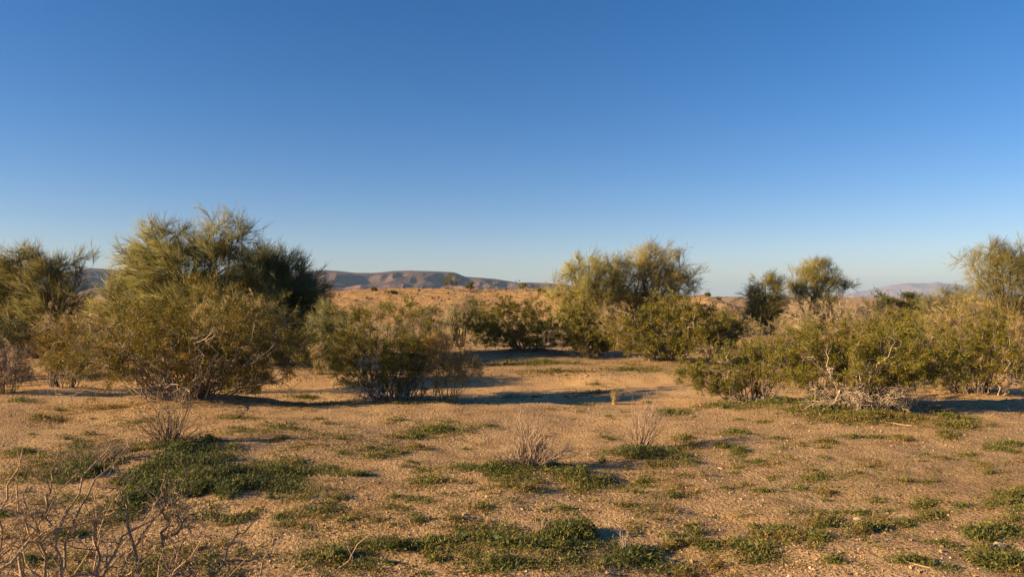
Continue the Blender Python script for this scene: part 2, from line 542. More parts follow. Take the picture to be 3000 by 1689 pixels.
def tips_from(rng, P, R, tips, K=6, pull=0.45, rs=0.6, rmin=0.003, wob=0.05, up=0.1, kmin=2):
    """a branch from the handiest point of a stem to each tip: fills the crown's whole volume"""
    V = P[:, kmin:].reshape(-1, 3); Rv = R[:, kmin:].ravel()
    T = np.empty_like(P); T[:, :-1] = P[:, 1:] - P[:, :-1]; T[:, -1] = T[:, -2]
    T = nrm(T)[:, kmin:].reshape(-1, 3)
    dist = np.linalg.norm(tips[:, None] - V[None], axis=-1)
    cost = dist + pull * np.linalg.norm(V, axis=-1)[None] + 0.12 * rng.random(dist.shape) * dist
    i = cost.argmin(1)
    a = V[i]; L = np.linalg.norm(tips - a, axis=1)[:, None]
    c = a + L * 0.5 * (0.5 * T[i] + 0.5 * nrm(tips - a) + np.array([0, 0, up]))
    t = np.linspace(0, 1, K)[None, :, None]
    Q = (1 - t) ** 2 * a[:, None] + 2 * t * (1 - t) * c[:, None] + t ** 2 * tips[:, None]
    nz = rng.standard_normal(Q.shape) * wob * L[:, None]; nz[:, 0] = 0
    Q = Q + nz
    r0 = np.maximum(Rv[i] * rs, rmin)
    return Q, r0[:, None] * np.linspace(1, 0.3, K)[None]

def in_lobes(rng, lobes, n, lo=0.55, hi=0.95, flat=-0.35):
    """points inside a union of ellipsoids (cx,cy,cz,rx,ry,rz); weights by size"""
    lb = np.asarray(lobes, float)
    wt = lb[:, 3] * lb[:, 5]; wt = wt / wt.sum()
    k = rng.choice(len(lb), n, p=wt)
    d = nrm(rng.standard_normal((n, 3)))
    d[:, 2] = np.where(d[:, 2] < flat, -d[:, 2], d[:, 2])
    r = rng.uniform(lo, hi, n)[:, None]
    return lb[k, :3] + d * r * lb[k, 3:]

def clumped(rng, lobes, n, per, lo, hi, spread):
    c = in_lobes(rng, lobes, max(4, n // per), lo, hi, -1.0)
    k = rng.integers(0, len(c), n)
    sz = spread * np.mean([l[3] for l in lobes]) * rng.uniform(0.5, 1.5, len(c))[k][:, None]
    return c[k] + rng.standard_normal((n, 3)) * sz * np.array([1, 1, 0.8])

PV_TWIG = [(0.25, 0.22, 0.065), (0.19, 0.185, 0.055), (0.32, 0.27, 0.09), (0.15, 0.16, 0.05)]
PV_BARK = [(0.17, 0.15, 0.07), (0.13, 0.11, 0.06)]

def palo_verde(label, px, d, lobes, nst, n1, n2, n3, seed, wind=(0, 0, 0), tw=0.0032, twl=(0.16, 0.36), cols=PV_TWIG, bark=PV_BARK, seg=2, r0=0.05, droop=0.0):
    rng = np.random.default_rng(seed)
    root = empty("palo_verde_tree", at(px, d))
    tag(root, label, "tree", "palo verde trees")
    sc = max(l[2] + l[5] for l in lobes)
    lobes = [(l[0] * 1.04, l[1], l[2] * 0.99, l[3] * 1.10, l[4], l[5] * 1.0) for l in lobes]
    tg = in_lobes(rng, lobes, nst, 0.35, 0.8)
    P0, R0 = stems_to(rng, tg, r0, 9, 0.22, 0.55, 0.025)
    nt_ = nst * n1
    tp = np.concatenate([clumped(rng, lobes, nt_ // 2, 6, 0.45, 0.97, 0.2), in_lobes(rng, lobes, nt_ - nt_ // 2, 0.3, 0.98, -1.0)])
    tp = tp[tp[:, 2] > 0.12]
    P1, R1 = tips_from(rng, P0, R0, tp, 5, 0.4, 0.6, 0.006, 0.03, 0.25 - droop)
    P2, R2 = shoots(rng, P1, R1, n2, (0.25, 1.0), (0.10 * sc, 0.19 * sc), (15, 50), 3 if d < 22 else 2, 0.16 - droop, 0.14, 0.6, tw * 1.2, wind)
    P3, R3 = shoots(rng, P2, R2, n3, (0.1, 1.0), twl, (10, 38), seg, 0.12 - droop, 0.10, 0.8, tw, wind, 0.25)
    P3 = P3[P3[:, :, 2].min(1) > 0.03]; R3 = np.full(P3.shape[:2], tw) * np.linspace(1, 0.6, seg)[None]
    a = Acc()
    a.tubes(P0, R0, pal(rng, len(P0), bark), 6)
    a.tubes(P1, R1, pal(rng, len(P1), bark), 3)
    a.build("trunk", M_BARK, root)
    c = Acc()
    c.tubes(P2, R2, pal(rng, len(P2), cols), 3)
    c.tubes(P3, R3, pal(rng, len(P3), cols), 3)
    o = c.build("crown", M_TWIG, root)
    tag(o, kind="stuff")
    return root

CR_LEAF = [(0.15, 0.15, 0.014), (0.20, 0.17, 0.015), (0.105, 0.125, 0.016), (0.26, 0.18, 0.016), (0.13, 0.145, 0.016)]
CR_STEM = [(0.20, 0.165, 0.13), (0.12, 0.095, 0.075), (0.30, 0.26, 0.21)]

def leaf_quads(rng, P, R, m, size, tr=(0.15, 1.0), spread=0.02):
    t = rng.uniform(tr[0], tr[1], (len(P), m))
    p, T, r = along(P, R, t)
    p = p.reshape(-1, 3); T = T.reshape(-1, 3); n = len(p)
    p = p + spread * rng.standard_normal((n, 3))
    a = nrm(T * 1.3 + 0.8 * rng.standard_normal((n, 3)) + np.array([0, 0, 0.3]))
    b = nrm(np.cross(a, rng.standard_normal((n, 3))))
    s = (size * rng.uniform(0.6, 1.5, n))[:, None]
    return np.stack([p - b * s * 0.2, p + a * s * 1.25, p + b * s * 0.24 + a * s * 0.2], 1)

def creosote(label, px, d, lobes, nst, n1, n2, nl, seed, leaf=0.02, cols=CR_LEAF, stem=CR_STEM, r0=0.014, bare=0, low=0, wind=(0, 0, 0), cat="bush", group="creosote bushes", name="creosote_bush", tr1=(0.35, 1.0), z=None, zmin=0.05):
    rng = np.random.default_rng(seed)
    loc = at(px, d)
    if z is not None: loc[2] = z
    root = empty(name, loc)
    tag(root, label, cat, group)
    sc = max(l[2] + l[5] for l in lobes)
    lobes = [(l[0] * 1.15, l[1], l[2] * 1.05, l[3] * 1.3, l[4] * 1.1, l[5] * 1.32) for l in lobes]
    tg = in_lobes(rng, lobes, nst, 0.4, 0.85, -0.6)
    tg[:, 2] = np.maximum(tg[:, 2], 0.1)
    P0, R0 = stems_to(rng, tg, r0, 8, 0.20 * sc, 0.2, 0.028)
    tp = clumped(rng, lobes, nst * n1, 6, 0.35, 1.0, 0.18)
    tp = tp[(tp[:, 2] > zmin * sc) | ((tp[:, 1] > 0.2) & (tp[:, 2] > 0.05 * sc))]
    P1, R1 = tips_from(rng, P0, R0, tp, 4, 0.45, 0.55, 0.0022, 0.05, 0.1, 3)
    P2, R2 = shoots(rng, P1, R1, n2, (0.25, 1.0), (0.06 * sc, 0.14 * sc), (20, 60), 2, 0.1, 0.2, 0.6, 0.0015, wind)
    a = Acc()
    a.tubes(P0, R0, pal(rng, len(P0), stem), 5)
    a.tubes(P1, R1, pal(rng, len(P1), stem), 3)
    a.tubes(P2, R2, 0.6 * pal(rng, len(P2), stem), 3)
    if bare:           # dead pale boughs arching down to the ground
        th = rng.uniform(-2.6, -0.2, bare) if low == 0 else rng.uniform(0, 6.28, bare)
        rad = rng.uniform(0.5, 1.0, bare) * max(l[3] for l in lobes)
        bt = np.stack([rad * np.cos(th) * 1.1, rad * np.sin(th) * 0.75, np.where(rng.random(bare) < (0.5 if low else 0.25), rng.uniform(0.4, 0.85, bare), rng.uniform(0.03, 0.3, bare)) * sc], -1)
        Pb, Rb = stems_to(rng, bt, r0 * 1.2, 10, 0.35 * sc, 0.6, 0.045)
        Pb[:, :, 2] = np.maximum(Pb[:, :, 2], -0.02)
        Pc, Rc = shoots(rng, Pb, Rb, 7, (0.3, 1.0), (0.15 * sc, 0.34 * sc), (20, 65), 6, -0.06, 0.35, 0.62, 0.003)
        Pd, Rd = shoots(rng, Pc, Rc, 4, (0.2, 1.0), (0.06 * sc, 0.14 * sc), (25, 70), 4, -0.05, 0.35, 0.6, 0.0022)
        pale = [(0.42, 0.345, 0.25), (0.29, 0.24, 0.18), (0.50, 0.42, 0.315)]
        a.tubes(Pb, Rb, pal(rng, len(Pb), pale), 5); a.tubes(Pc, Rc, pal(rng, len(Pc), pale), 4); a.tubes(Pd, Rd, pal(rng, len(Pd), pale), 3)
    a.build("stems", M_BARK, root)
    c = Acc()
    # leaves gather in tufts: shared tint for each side branch
    leaf = leaf * (1.2 if d < 17 else 1.35)
    nl = int(nl * (1.9 if d < 17 else 1.4))
    L = leaf_quads(rng, P2, R2, nl, leaf, (0.2, 1.0), 0.018)
    tint = np.repeat(pal(rng, len(P1), cols, 0.12), n2 * nl, axis=0)
    cc = 0.55 * tint + 0.45 * pal(rng, len(L), cols, 0.2)
    c.tris(L, cc)
    L2 = leaf_quads(rng, P1, R1, max(2, nl // 2), leaf, (0.5, 1.0), 0.012)
    c.tris(L2, pal(rng, len(L2), cols, 0.2))
    o = c.build("foliage", M_LEAF, root, smooth=False)
    tag(o, kind="stuff")
    return root

DRY = [(0.38, 0.295, 0.155), (0.29, 0.225, 0.12), (0.45, 0.355, 0.195)]
GREY = [(0.36, 0.29, 0.19), (0.27, 0.22, 0.15), (0.45, 0.37, 0.25)]

def dry_shrub(label, px, d, lobes, nst, n1, n2, n3, seed, cols=DRY, r0=0.008, tw=0.0018, name="dry_shrub", cat="shrub", group="dry twiggy shrubs", wind=(0, 0, 0), up=0.15, leaf=0, leafcols=None, wob=0.03, base=0.18, ang=(15, 50), z=None, fan=False):
    rng = np.random.default_rng(seed)
    loc = at(px, d)
    if z is not None: loc[2] = z
    root = empty(name, loc)
    tag(root, label, cat, group)
    sc = max(l[2] + l[5] for l in lobes)
    if not fan: lobes = [(l[0] * 1.08, l[1], l[2] * 1.03, l[3] * 1.22, l[4], l[5] * 1.2) for l in lobes]
    tg = in_lobes(rng, lobes, nst, 0.5, 0.95, -0.1 if fan else -0.6)
    tg[:, 2] = np.maximum(tg[:, 2], 0.05)
    P0, R0 = stems_to(rng, tg, r0, 7, base * sc, 0.3 if fan else 0.2, wob)
    if fan:
        P1, R1 = shoots(rng, P0, R0, n1, (0.2, 1.0), (0.15 * sc, 0.35 * sc), ang, 4, up, 0.18, 0.6, tw * 1.2, wind)
    else:
        tp = in_lobes(rng, lobes, nst * n1, 0.35, 1.0, -1.0)
        tp = tp[tp[:, 2] > 0.06 * sc]
        P1, R1 = tips_from(rng, P0, R0, tp, 4, 0.45, 0.55, tw * 1.2, 0.05, 0.15, 2)
    a = Acc()
    a.tubes(P0, R0, pal(rng, len(P0), cols), 5)
    a.build("stems", M_DRY, root)
    c = Acc()
    c.tubes(P1, R1, pal(rng, len(P1), cols), 3)
    Pl, Rl, nn = P1, R1, n1
    if n2:
        P2, R2 = shoots(rng, P1, R1, n2, (0.2, 1.0), (0.08 * sc, 0.2 * sc), ang, 3 if fan else 2, up, 0.18, 0.7, tw, wind)
        c.tubes(P2, R2, pal(rng, len(P2), cols), 3)
        Pl, Rl = P2, R2
    if n2 and n3:
        P3, R3 = shoots(rng, P2, R2, n3, (0.2, 1.0), (0.05 * sc, 0.12 * sc), ang, 2, up, 0.15, 0.8, tw, wind)
        c.tubes(P3, R3, pal(rng, len(P3), cols), 3)
    o = c.build("twigs", M_DRY, root)
    tag(o, kind="stuff")
    if leaf:
        L = leaf_quads(rng, Pl, Rl, leaf, 0.016 * max(1, d / 12.0), (0.3, 1.0), 0.01)
        l = Acc(); l.tris(L, pal(rng, len(L), leafcols))
        tag(l.build("foliage", M_LEAF, root, smooth=False), kind="stuff")
    return root

# ------------------------------------------------------------------ palo verde trees
def lobe(px, d, pyc, rx_px, ry_px, base_px, dy=0.0, ry_d=None):
    """an ellipsoid seen at (px,pyc) with half sizes in photo pixels, relative to a base at (base_px, d)"""
    k = d / F
    return ((px - base_px) * k, dy, zh(pyc, d), rx_px * k, (ry_d if ry_d else rx_px * k * 0.8), ry_px * k)

D = 20.0
palo_verde("dark feathery palo verde cut by the left picture edge", 90, D,
           [lobe(80, D, 850, 140, 110, 90), lobe(190, D, 800, 75, 70, 90), lobe(70, D, 770, 85, 60, 90), lobe(160, D, 930, 130, 90, 90), lobe(-40, D, 900, 120, 120, 90)],
           38, 12, 10, 4, 101, wind=(-0.08, 0, 0), seg=2, tw=0.005, twl=(0.22, 0.5))
D = 17.5
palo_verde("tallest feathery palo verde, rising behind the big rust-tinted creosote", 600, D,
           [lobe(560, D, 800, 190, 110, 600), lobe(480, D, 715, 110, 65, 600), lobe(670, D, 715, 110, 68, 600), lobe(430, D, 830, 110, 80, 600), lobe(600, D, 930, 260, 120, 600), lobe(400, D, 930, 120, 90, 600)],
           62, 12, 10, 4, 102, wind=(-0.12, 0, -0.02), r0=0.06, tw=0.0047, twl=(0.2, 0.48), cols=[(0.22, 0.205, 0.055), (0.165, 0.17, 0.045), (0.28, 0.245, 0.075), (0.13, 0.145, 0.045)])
D = 19.0
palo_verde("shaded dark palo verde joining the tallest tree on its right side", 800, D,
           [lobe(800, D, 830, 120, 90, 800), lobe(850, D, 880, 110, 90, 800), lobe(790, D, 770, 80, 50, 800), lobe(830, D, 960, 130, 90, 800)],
           38, 12, 10, 4, 103, wind=(0.04, 0, 0), seg=2, tw=0.005, twl=(0.22, 0.5), cols=[(0.13, 0.14, 0.055), (0.10, 0.12, 0.05), (0.16, 0.16, 0.07)])  # twig colours darkened to paint in the tallest tree's shadow
D = 30.0
palo_verde("golden green palo verde with tall open top in the middle distance", 1880, D,
           [lobe(1915, D, 770, 80, 62, 1880), lobe(1975, D, 830, 85, 60, 1880), lobe(1860, D, 830, 90, 70, 1880), lobe(1900, D, 905, 130, 60, 1880), lobe(1940, D, 940, 130, 45, 1880)],
           58, 12, 9, 4, 131, tw=0.0045, twl=(0.2, 0.45), seg=2, cols=[(0.32, 0.28, 0.08), (0.24, 0.225, 0.065), (0.37, 0.31, 0.11)])
D = 29.0
palo_verde("rounded lower palo verde crown sloping away left of the open-topped one", 1735, D,
           [lobe(1740, D, 800, 90, 55, 1735), lobe(1690, D, 840, 85, 60, 1735), lobe(1780, D, 850, 70, 70, 1735), lobe(1720, D, 900, 100, 60, 1735), lobe(1700, D, 945, 110, 45, 1735), lobe(1800, D, 780, 50, 40, 1735)],
           46, 12, 9, 4, 105, tw=0.0045, twl=(0.2, 0.42), seg=2, cols=[(0.28, 0.26, 0.075), (0.21, 0.215, 0.06), (0.32, 0.28, 0.09)])
D = 31.0
palo_verde("drooping shaded palo verde beside the sandy gap and cut bank", 2260, D,
           [lobe(2245, D, 848, 52, 58, 2260), lobe(2245, D, 915, 66, 58, 2260), lobe(2215, D, 880, 36, 40, 2260), lobe(2250, D, 955, 72, 32, 2260)],
           36, 11, 9, 4, 106, tw=0.0045, twl=(0.2, 0.4), seg=2)
D = 32.0
palo_verde("small spreading palo verde with airy top, touching the drooping one", 2385, D,
           [lobe(2400, D, 808, 66, 46, 2385), lobe(2340, D, 845, 46, 30, 2385), lobe(2455, D, 838, 46, 24, 2385), lobe(2400, D, 880, 62, 42, 2385), lobe(2400, D, 935, 80, 38, 2385)],
           34, 11, 10, 4, 107, tw=0.0045, twl=(0.2, 0.42), seg=2, cols=[(0.27, 0.245, 0.085), (0.20, 0.195, 0.07)])
D = 25.0
palo_verde("leafy bright palo verde cut by the right picture edge", 2960, D,
           [lobe(2895, D, 775, 75, 65, 2960), lobe(2960, D, 800, 110, 75, 2960), lobe(3050, D, 780, 100, 70, 2960), lobe(2900, D, 860, 80, 60, 2960), lobe(3000, D, 880, 110, 70, 2960)],
           38, 12, 9, 4, 108, tw=0.004, twl=(0.16, 0.38), seg=2, cols=[(0.25, 0.22, 0.06), (0.19, 0.19, 0.055), (0.22, 0.19, 0.08)])
D = 27.0
palo_verde("low pale green palo verde under the far hazy mountain", 2770, D,
           [lobe(2760, D, 900, 85, 45, 2770), lobe(2790, D, 870, 55, 35, 2770), lobe(2720, D, 920, 60, 35, 2770)],
           20, 9, 9, 4, 109, tw=0.004, twl=(0.16, 0.34), seg=2, cols=[(0.23, 0.21, 0.095), (0.17, 0.18, 0.08)])
D = 16.5
palo_verde("weeping pale green sapling between the dark tree and centre creosote", 975, D,
           [lobe(975, D, 940, 60, 55, 975), lobe(1010, D, 990, 60, 60, 975), lobe(940, D, 1000, 55, 60, 975), lobe(980, D, 1040, 70, 40, 975)],
           26, 9, 8, 3, 110, tw=0.0035, twl=(0.14, 0.3), seg=2, droop=0.25, cols=[(0.22, 0.23, 0.10), (0.17, 0.19, 0.085)])
D = 24.0
palo_verde("small grey green bush tree in front of the gravel rise", 1345, D,
           [lobe(1350, D, 920, 50, 38, 1345), lobe(1320, D, 940, 40, 35, 1345)],
           14, 8, 7, 4, 111, tw=0.003, twl=(0.12, 0.26), seg=2, cols=[(0.25, 0.24, 0.15), (0.21, 0.21, 0.125)])

# ------------------------------------------------------------------ creosote bushes
RUST = [(0.18, 0.14, 0.014), (0.24, 0.155, 0.014), (0.125, 0.12, 0.016), (0.31, 0.17, 0.015), (0.145, 0.135, 0.017)]
GREEN = [(0.125, 0.14, 0.016), (0.165, 0.155, 0.016), (0.09, 0.115, 0.016), (0.22, 0.165, 0.016)]
D = 11.1
creosote("wide rust-tinted creosote with white stems under the tallest tree", 540, D,
         [lobe(420, D, 1040, 190, 110, 540), lobe(600, D, 1000, 190, 110, 540), lobe(720, D, 1060, 150, 90, 540), lobe(520, D, 1090, 290, 80, 540)],
         85, 10, 7, 9, 201, leaf=0.019, cols=RUST + GREEN, bare=34, low=1)
D = 12.6
creosote("round dark creosote standing alone at the centre wash edge", 1150, D,
         [lobe(1150, D, 980, 160, 95, 1150), lobe(1060, D, 1010, 100, 80, 1150), lobe(1230, D, 1030, 110, 90, 1150), lobe(1130, D, 1060, 160, 70, 1150)],
         60, 9, 7, 9, 202, leaf=0.019, cols=CR_LEAF, bare=24, low=1)
D = 21.0
creosote("dense creosote left of the golden palo verde, shadow beneath", 1545, D,
         [lobe(1490, D, 960, 105, 62, 1545), lobe(1600, D, 955, 110, 64, 1545), lobe(1690, D, 985, 80, 52, 1545), lobe(1550, D, 995, 150, 45, 1545)],
         75, 9, 6, 9, 203, leaf=0.028, cols=CR_LEAF, bare=8, low=1)
D = 18.4
creosote("upright creosote with long bare stems below the golden palo verde", 1940, D,
         [lobe(1940, D, 960, 120, 80, 1940), lobe(2010, D, 970, 80, 80, 1940), lobe(1870, D, 1000, 80, 60, 1940), lobe(1960, D, 1020, 120, 50, 1940)],
         70, 9, 6, 8, 204, leaf=0.026, cols=CR_LEAF, bare=18, low=1)
D = 12.2
creosote("low creosote leaning left with curled dead boughs at its foot", 2190, D,
         [lobe(2130, D, 1080, 120, 62, 2190), lobe(2250, D, 1050, 120, 72, 2190), lobe(2090, D, 1110, 90, 45, 2190)],
         52, 9, 7, 8, 205, leaf=0.019, cols=GREEN, bare=20, zmin=0.2, r0=0.015)
D = 10.5
creosote("sprawling creosote with many pale dead boughs arching to the grass", 2490, D,
         [lobe(2440, D, 1070, 160, 85, 2490), lobe(2590, D, 1050, 150, 85, 2490), lobe(2660, D, 1120, 130, 70, 2490), lobe(2480, D, 1130, 170, 60, 2490)],
         70, 9, 7, 9, 206, leaf=0.019, bare=52, zmin=0.28, r0=0.0135)
D = 13.4
creosote("full olive creosote at the right, behind the sprawling one", 2850, D,
         [lobe(2800, D, 1000, 150, 85, 2850), lobe(2910, D, 1010, 130, 85, 2850), lobe(2700, D, 990, 120, 70, 2850), lobe(2860, D, 1060, 160, 60, 2850)],
         65, 9, 7, 8, 207, leaf=0.02, bare=12, low=1)
D = 14.5
creosote("thin upright creosote sprays before the grey twig mound", 2400, D,
         [lobe(2390, D, 1000, 50, 60, 2400), lobe(2430, D, 990, 40, 55, 2400), lobe(2370, D, 1040, 50, 45, 2400)],
         22, 7, 6, 7, 208, leaf=0.02, cols=RUST)
D = 24.0
creosote("dark green creosote just left of the low pale palo verde", 2620, D,
         [lobe(2620, D, 905, 60, 38, 2620), lobe(2590, D, 920, 50, 35, 2620), lobe(2650, D, 900, 30, 32, 2620)],
         28, 7, 6, 7, 209, leaf=0.028, cols=[(0.075, 0.09, 0.022), (0.06, 0.08, 0.02), (0.11, 0.11, 0.022)])
D = 15.0
creosote("green creosote clump poking in from the left picture edge", 10, D,
         [lobe(20, D, 960, 60, 55, 10), lobe(-40, D, 950, 80, 80, 10)],
         24, 7, 6, 7, 210, leaf=0.02, cols=[(0.075, 0.09, 0.02), (0.11, 0.12, 0.022)])
D = 14.2
creosote("rust-tinted creosote half hidden left of the wide one", 190, D,
         [lobe(200, D, 1010, 90, 60, 190), lobe(150, D, 1020, 60, 45, 190), lobe(250, D, 1000, 70, 60, 190)],
         32, 7, 6, 7, 211, leaf=0.021, cols=RUST)
D = 23.0
creosote("low creosote filling the gap right of the upright one", 2110, D,
         [lobe(2100, D, 965, 65, 42, 2110), lobe(2150, D, 960, 55, 38, 2110)],
         32, 6, 6, 6, 212, leaf=0.026, cols=GREEN)
D = 17.0
creosote("creosote under the right edge palo verde", 2990, D,
         [lobe(2990, D, 970, 80, 60, 2990), lobe(3060, D, 960, 80, 60, 2990)],
         26, 7, 6, 7, 213, leaf=0.022, cols=RUST)

D = 19.5
creosote("olive creosote right behind the low left-leaning one", 2085, D,
         [lobe(2080, D, 965, 62, 45, 2085), lobe(2130, D, 985, 50, 36, 2085)],
         34, 8, 6, 7, 214, leaf=0.025, bare=6, low=1)
D = 16.0
creosote("olive creosote rising between the sprawling and full olive ones", 2570, D,
         [lobe(2560, D, 965, 80, 52, 2570), lobe(2630, D, 960, 60, 48, 2570)],
         40, 8, 6, 7, 215, leaf=0.022, bare=8, low=1)
D = 20.0
creosote("small olive creosote closing the gap beside the dense creosote", 1720, D,
         [lobe(1715, D, 995, 55, 36, 1720), lobe(1760, D, 1000, 40, 30, 1720)],
         28, 8, 6, 7, 216, leaf=0.025, bare=6, low=1)

# ------------------------------------------------------------------ dry and grey shrubs
OLIVE = [(0.24, 0.215, 0.065), (0.31, 0.265, 0.085), (0.18, 0.175, 0.05)]
D = 15.5
dry_shrub("tan wispy shrub in front of the left edge palo verde", 200, D,
          [lobe(200, D, 985, 110, 60, 200), lobe(260, D, 960, 60, 45, 200), lobe(130, D, 1000, 60, 45, 200)], 46, 9, 6, 2, 301, cols=DRY, tw=0.0028, leaf=3, leafcols=OLIVE)
D = 14.0
dry_shrub("olive tan shrub wedged between wide creosote and tallest palo verde", 690, D,
          [lobe(700, D, 890, 90, 50, 690), lobe(640, D, 910, 70, 50, 690), lobe(760, D, 930, 70, 50, 690), lobe(690, D, 980, 110, 60, 690)], 60, 9, 6, 2, 302, cols=OLIVE + DRY, tw=0.0028, leaf=3, leafcols=OLIVE)
D = 23.0
dry_shrub("leaning tan shrub under the lower palo verde crown", 1800, D,
          [lobe(1790, D, 940, 75, 52, 1800), lobe(1750, D, 970, 65, 45, 1800), lobe(1820, D, 980, 60, 40, 1800)], 52, 8, 6, 0, 303, cols=DRY, tw=0.0045, wind=(-0.15, 0, 0))
D = 19.5
dry_shrub("large grey tan twig mound in the right middle ground", 2440, D,
          [lobe(2450, D, 930, 110, 62, 2440), lobe(2520, D, 940, 85, 60, 2440), lobe(2350, D, 935, 75, 55, 2440), lobe(2440, D, 985, 130, 50, 2440)], 90, 9, 6, 0, 304, cols=GREY, tw=0.0038)
D = 32.0
dry_shrub("pinkish tan brush covering the foot of the cut bank", 2120, D,
          [lobe(2090, D, 915, 75, 38, 2120), lobe(2160, D, 930, 65, 34, 2120), lobe(2100, D, 945, 90, 30, 2120)], 60, 8, 6, 0, 305, cols=GREY, tw=0.006)
D = 21.0
dry_shrub("tan broom-like shrub below the low pale palo verde", 2800, D,
          [lobe(2800, D, 930, 75, 50, 2800), lobe(2860, D, 910, 60, 45, 2800), lobe(2740, D, 950, 60, 40, 2800)], 56, 9, 6, 0, 306, cols=DRY, tw=0.0042, leaf=2, leafcols=OLIVE)
D = 15.5
dry_shrub("little yellow tan shrub on the wash bank beside the centre creosote", 938, D,
          [lobe(935, D, 1040, 35, 28, 938), lobe(925, D, 1030, 25, 22, 938)], 40, 8, 5, 0, 307, cols=[(0.36, 0.28, 0.14), (0.28, 0.22, 0.12)], tw=0.0022, base=0.1)
D = 12.3
dry_shrub("golden dry shrub leaning on the right of the centre creosote", 1300, D,
          [lobe(1310, D, 1030, 75, 70, 1300), lobe(1360, D, 1060, 55, 45, 1300), lobe(1290, D, 990, 40, 40, 1300)], 46, 9, 6, 2, 308, cols=[(0.40, 0.29, 0.12), (0.32, 0.23, 0.10), (0.26, 0.20, 0.10)], tw=0.0022, leaf=2, leafcols=[(0.34, 0.23, 0.06), (0.26, 0.19, 0.06)])
D = 26.0
dry_shrub("small grey shrub at the edge of the sandy gap", 2225, D,
          [lobe(2222, D, 975, 22, 22, 2225), lobe(2205, D, 970, 20, 22, 2225)], 26, 7, 5, 0, 309, cols=GREY, tw=0.0035)
D = 24.0
dry_shrub("small yellowish shrub between centre creosote and dense creosote", 1425, D,
          [lobe(1420, D, 985, 35, 28, 1425), lobe(1445, D, 975, 25, 22, 1425)], 26, 7, 5, 0, 310, cols=OLIVE, tw=0.0032, leaf=2, leafcols=OLIVE)
D = 13.2
dry_shrub("dark tangled grey shrub low at the left picture edge", 20, D,
          [lobe(20, D, 1055, 75, 50, 20), lobe(60, D, 1085, 55, 30, 20), lobe(-50, D, 1050, 80, 60, 20)], 60, 8, 6, 2, 311, cols=[(0.15, 0.12, 0.10), (0.21, 0.17, 0.14)], tw=0.0024, up=0.0)
D = 22.0
dry_shrub("grey twig shrub in front of the upright creosote's right side", 2090, D,
          [lobe(2090, D, 935, 80, 50, 2090), lobe(2050, D, 930, 60, 45, 2090), lobe(2130, D, 965, 70, 40, 2090)], 56, 8, 6, 0, 312, cols=GREY, tw=0.0045)
D = 16.0
dry_shrub("tan broom twigs right of the full olive creosote", 2960, D,
          [lobe(2960, D, 960, 50, 50, 2960), lobe(2990, D, 940, 40, 40, 2960)], 30, 7, 6, 0, 313, cols=DRY, tw=0.0026)
D = 40.0
dry_shrub("sunlit yellow bush just behind the small spreading palo verde", 2360, D,
          [lobe(2400, D, 890, 60, 22, 2360)], 30, 8, 5, 0, 314, cols=[(0.34, 0.26, 0.08), (0.28, 0.22, 0.08)], tw=0.005)

BRUSH = [(1400, 27, 925, 60, 32, OLIVE, "olive brush between grey green bush tree and dense creosote"), (1230, 21, 935, 70, 34, DRY, "tan brush showing over the round dark creosote"), (2180, 25, 950, 55, 30, GREY, "grey brush left of the sandy gap"),
         (2600, 22, 935, 70, 40, DRY, "tan brush in front of the dark green creosote"), (2310, 23, 950, 60, 36, GREY, "grey brush right of the sandy gap"), (2020, 34, 915, 60, 26, OLIVE, "olive brush touching the golden palo verde's right side"),
         (1010, 36, 905, 55, 26, DRY, "tan brush on the left shoulder of the gravel rise"), (1110, 40, 900, 55, 18, DRY, "thin tan brush above the round dark creosote"),
         (1430, 33, 915, 45, 20, OLIVE, "olive brush right of the grey green bush tree"), (1250, 42, 905, 40, 16, OLIVE, "low olive brush left of the grey green bush tree"),
         (2560, 34, 905, 70, 22, DRY, "tan brush band below the three dark specks"), (2680, 30, 915, 50, 24, OLIVE, "olive brush right of the dark green creosote"),
         (300, 24, 935, 70, 40, OLIVE, "olive brush seen between the two left palo verdes"), (880, 17.5, 1000, 60, 45, OLIVE, "shaded olive brush under the dark joined palo verde"),
         (1680, 25, 960, 70, 40, GREY, "grey brush behind the dense creosote"), (2040, 27, 945, 50, 30, DRY, "tan brush right of the upright creosote"), (2900, 19, 960, 70, 45, DRY, "tan brush between full olive creosote and right edge tree")]
for i, (px, d, py, rx, ry, cc, lab) in enumerate(BRUSH):
    dry_shrub(lab, px, d, [lobe(px, d, py + 0.3 * ry, rx, ry, px), lobe(px - rx * 0.5, d, py + 0.6 * ry, rx * 0.6, ry * 0.8, px), lobe(px + rx * 0.5, d, py + 0.5 * ry, rx * 0.6, ry * 0.8, px)], 36, 7, 4, 0, 340 + i, cols=cc, tw=0.00016 * d, name="brush", group="twiggy brush in the middle distance", leaf=3 if cc is OLIVE else 1, leafcols=OLIVE)

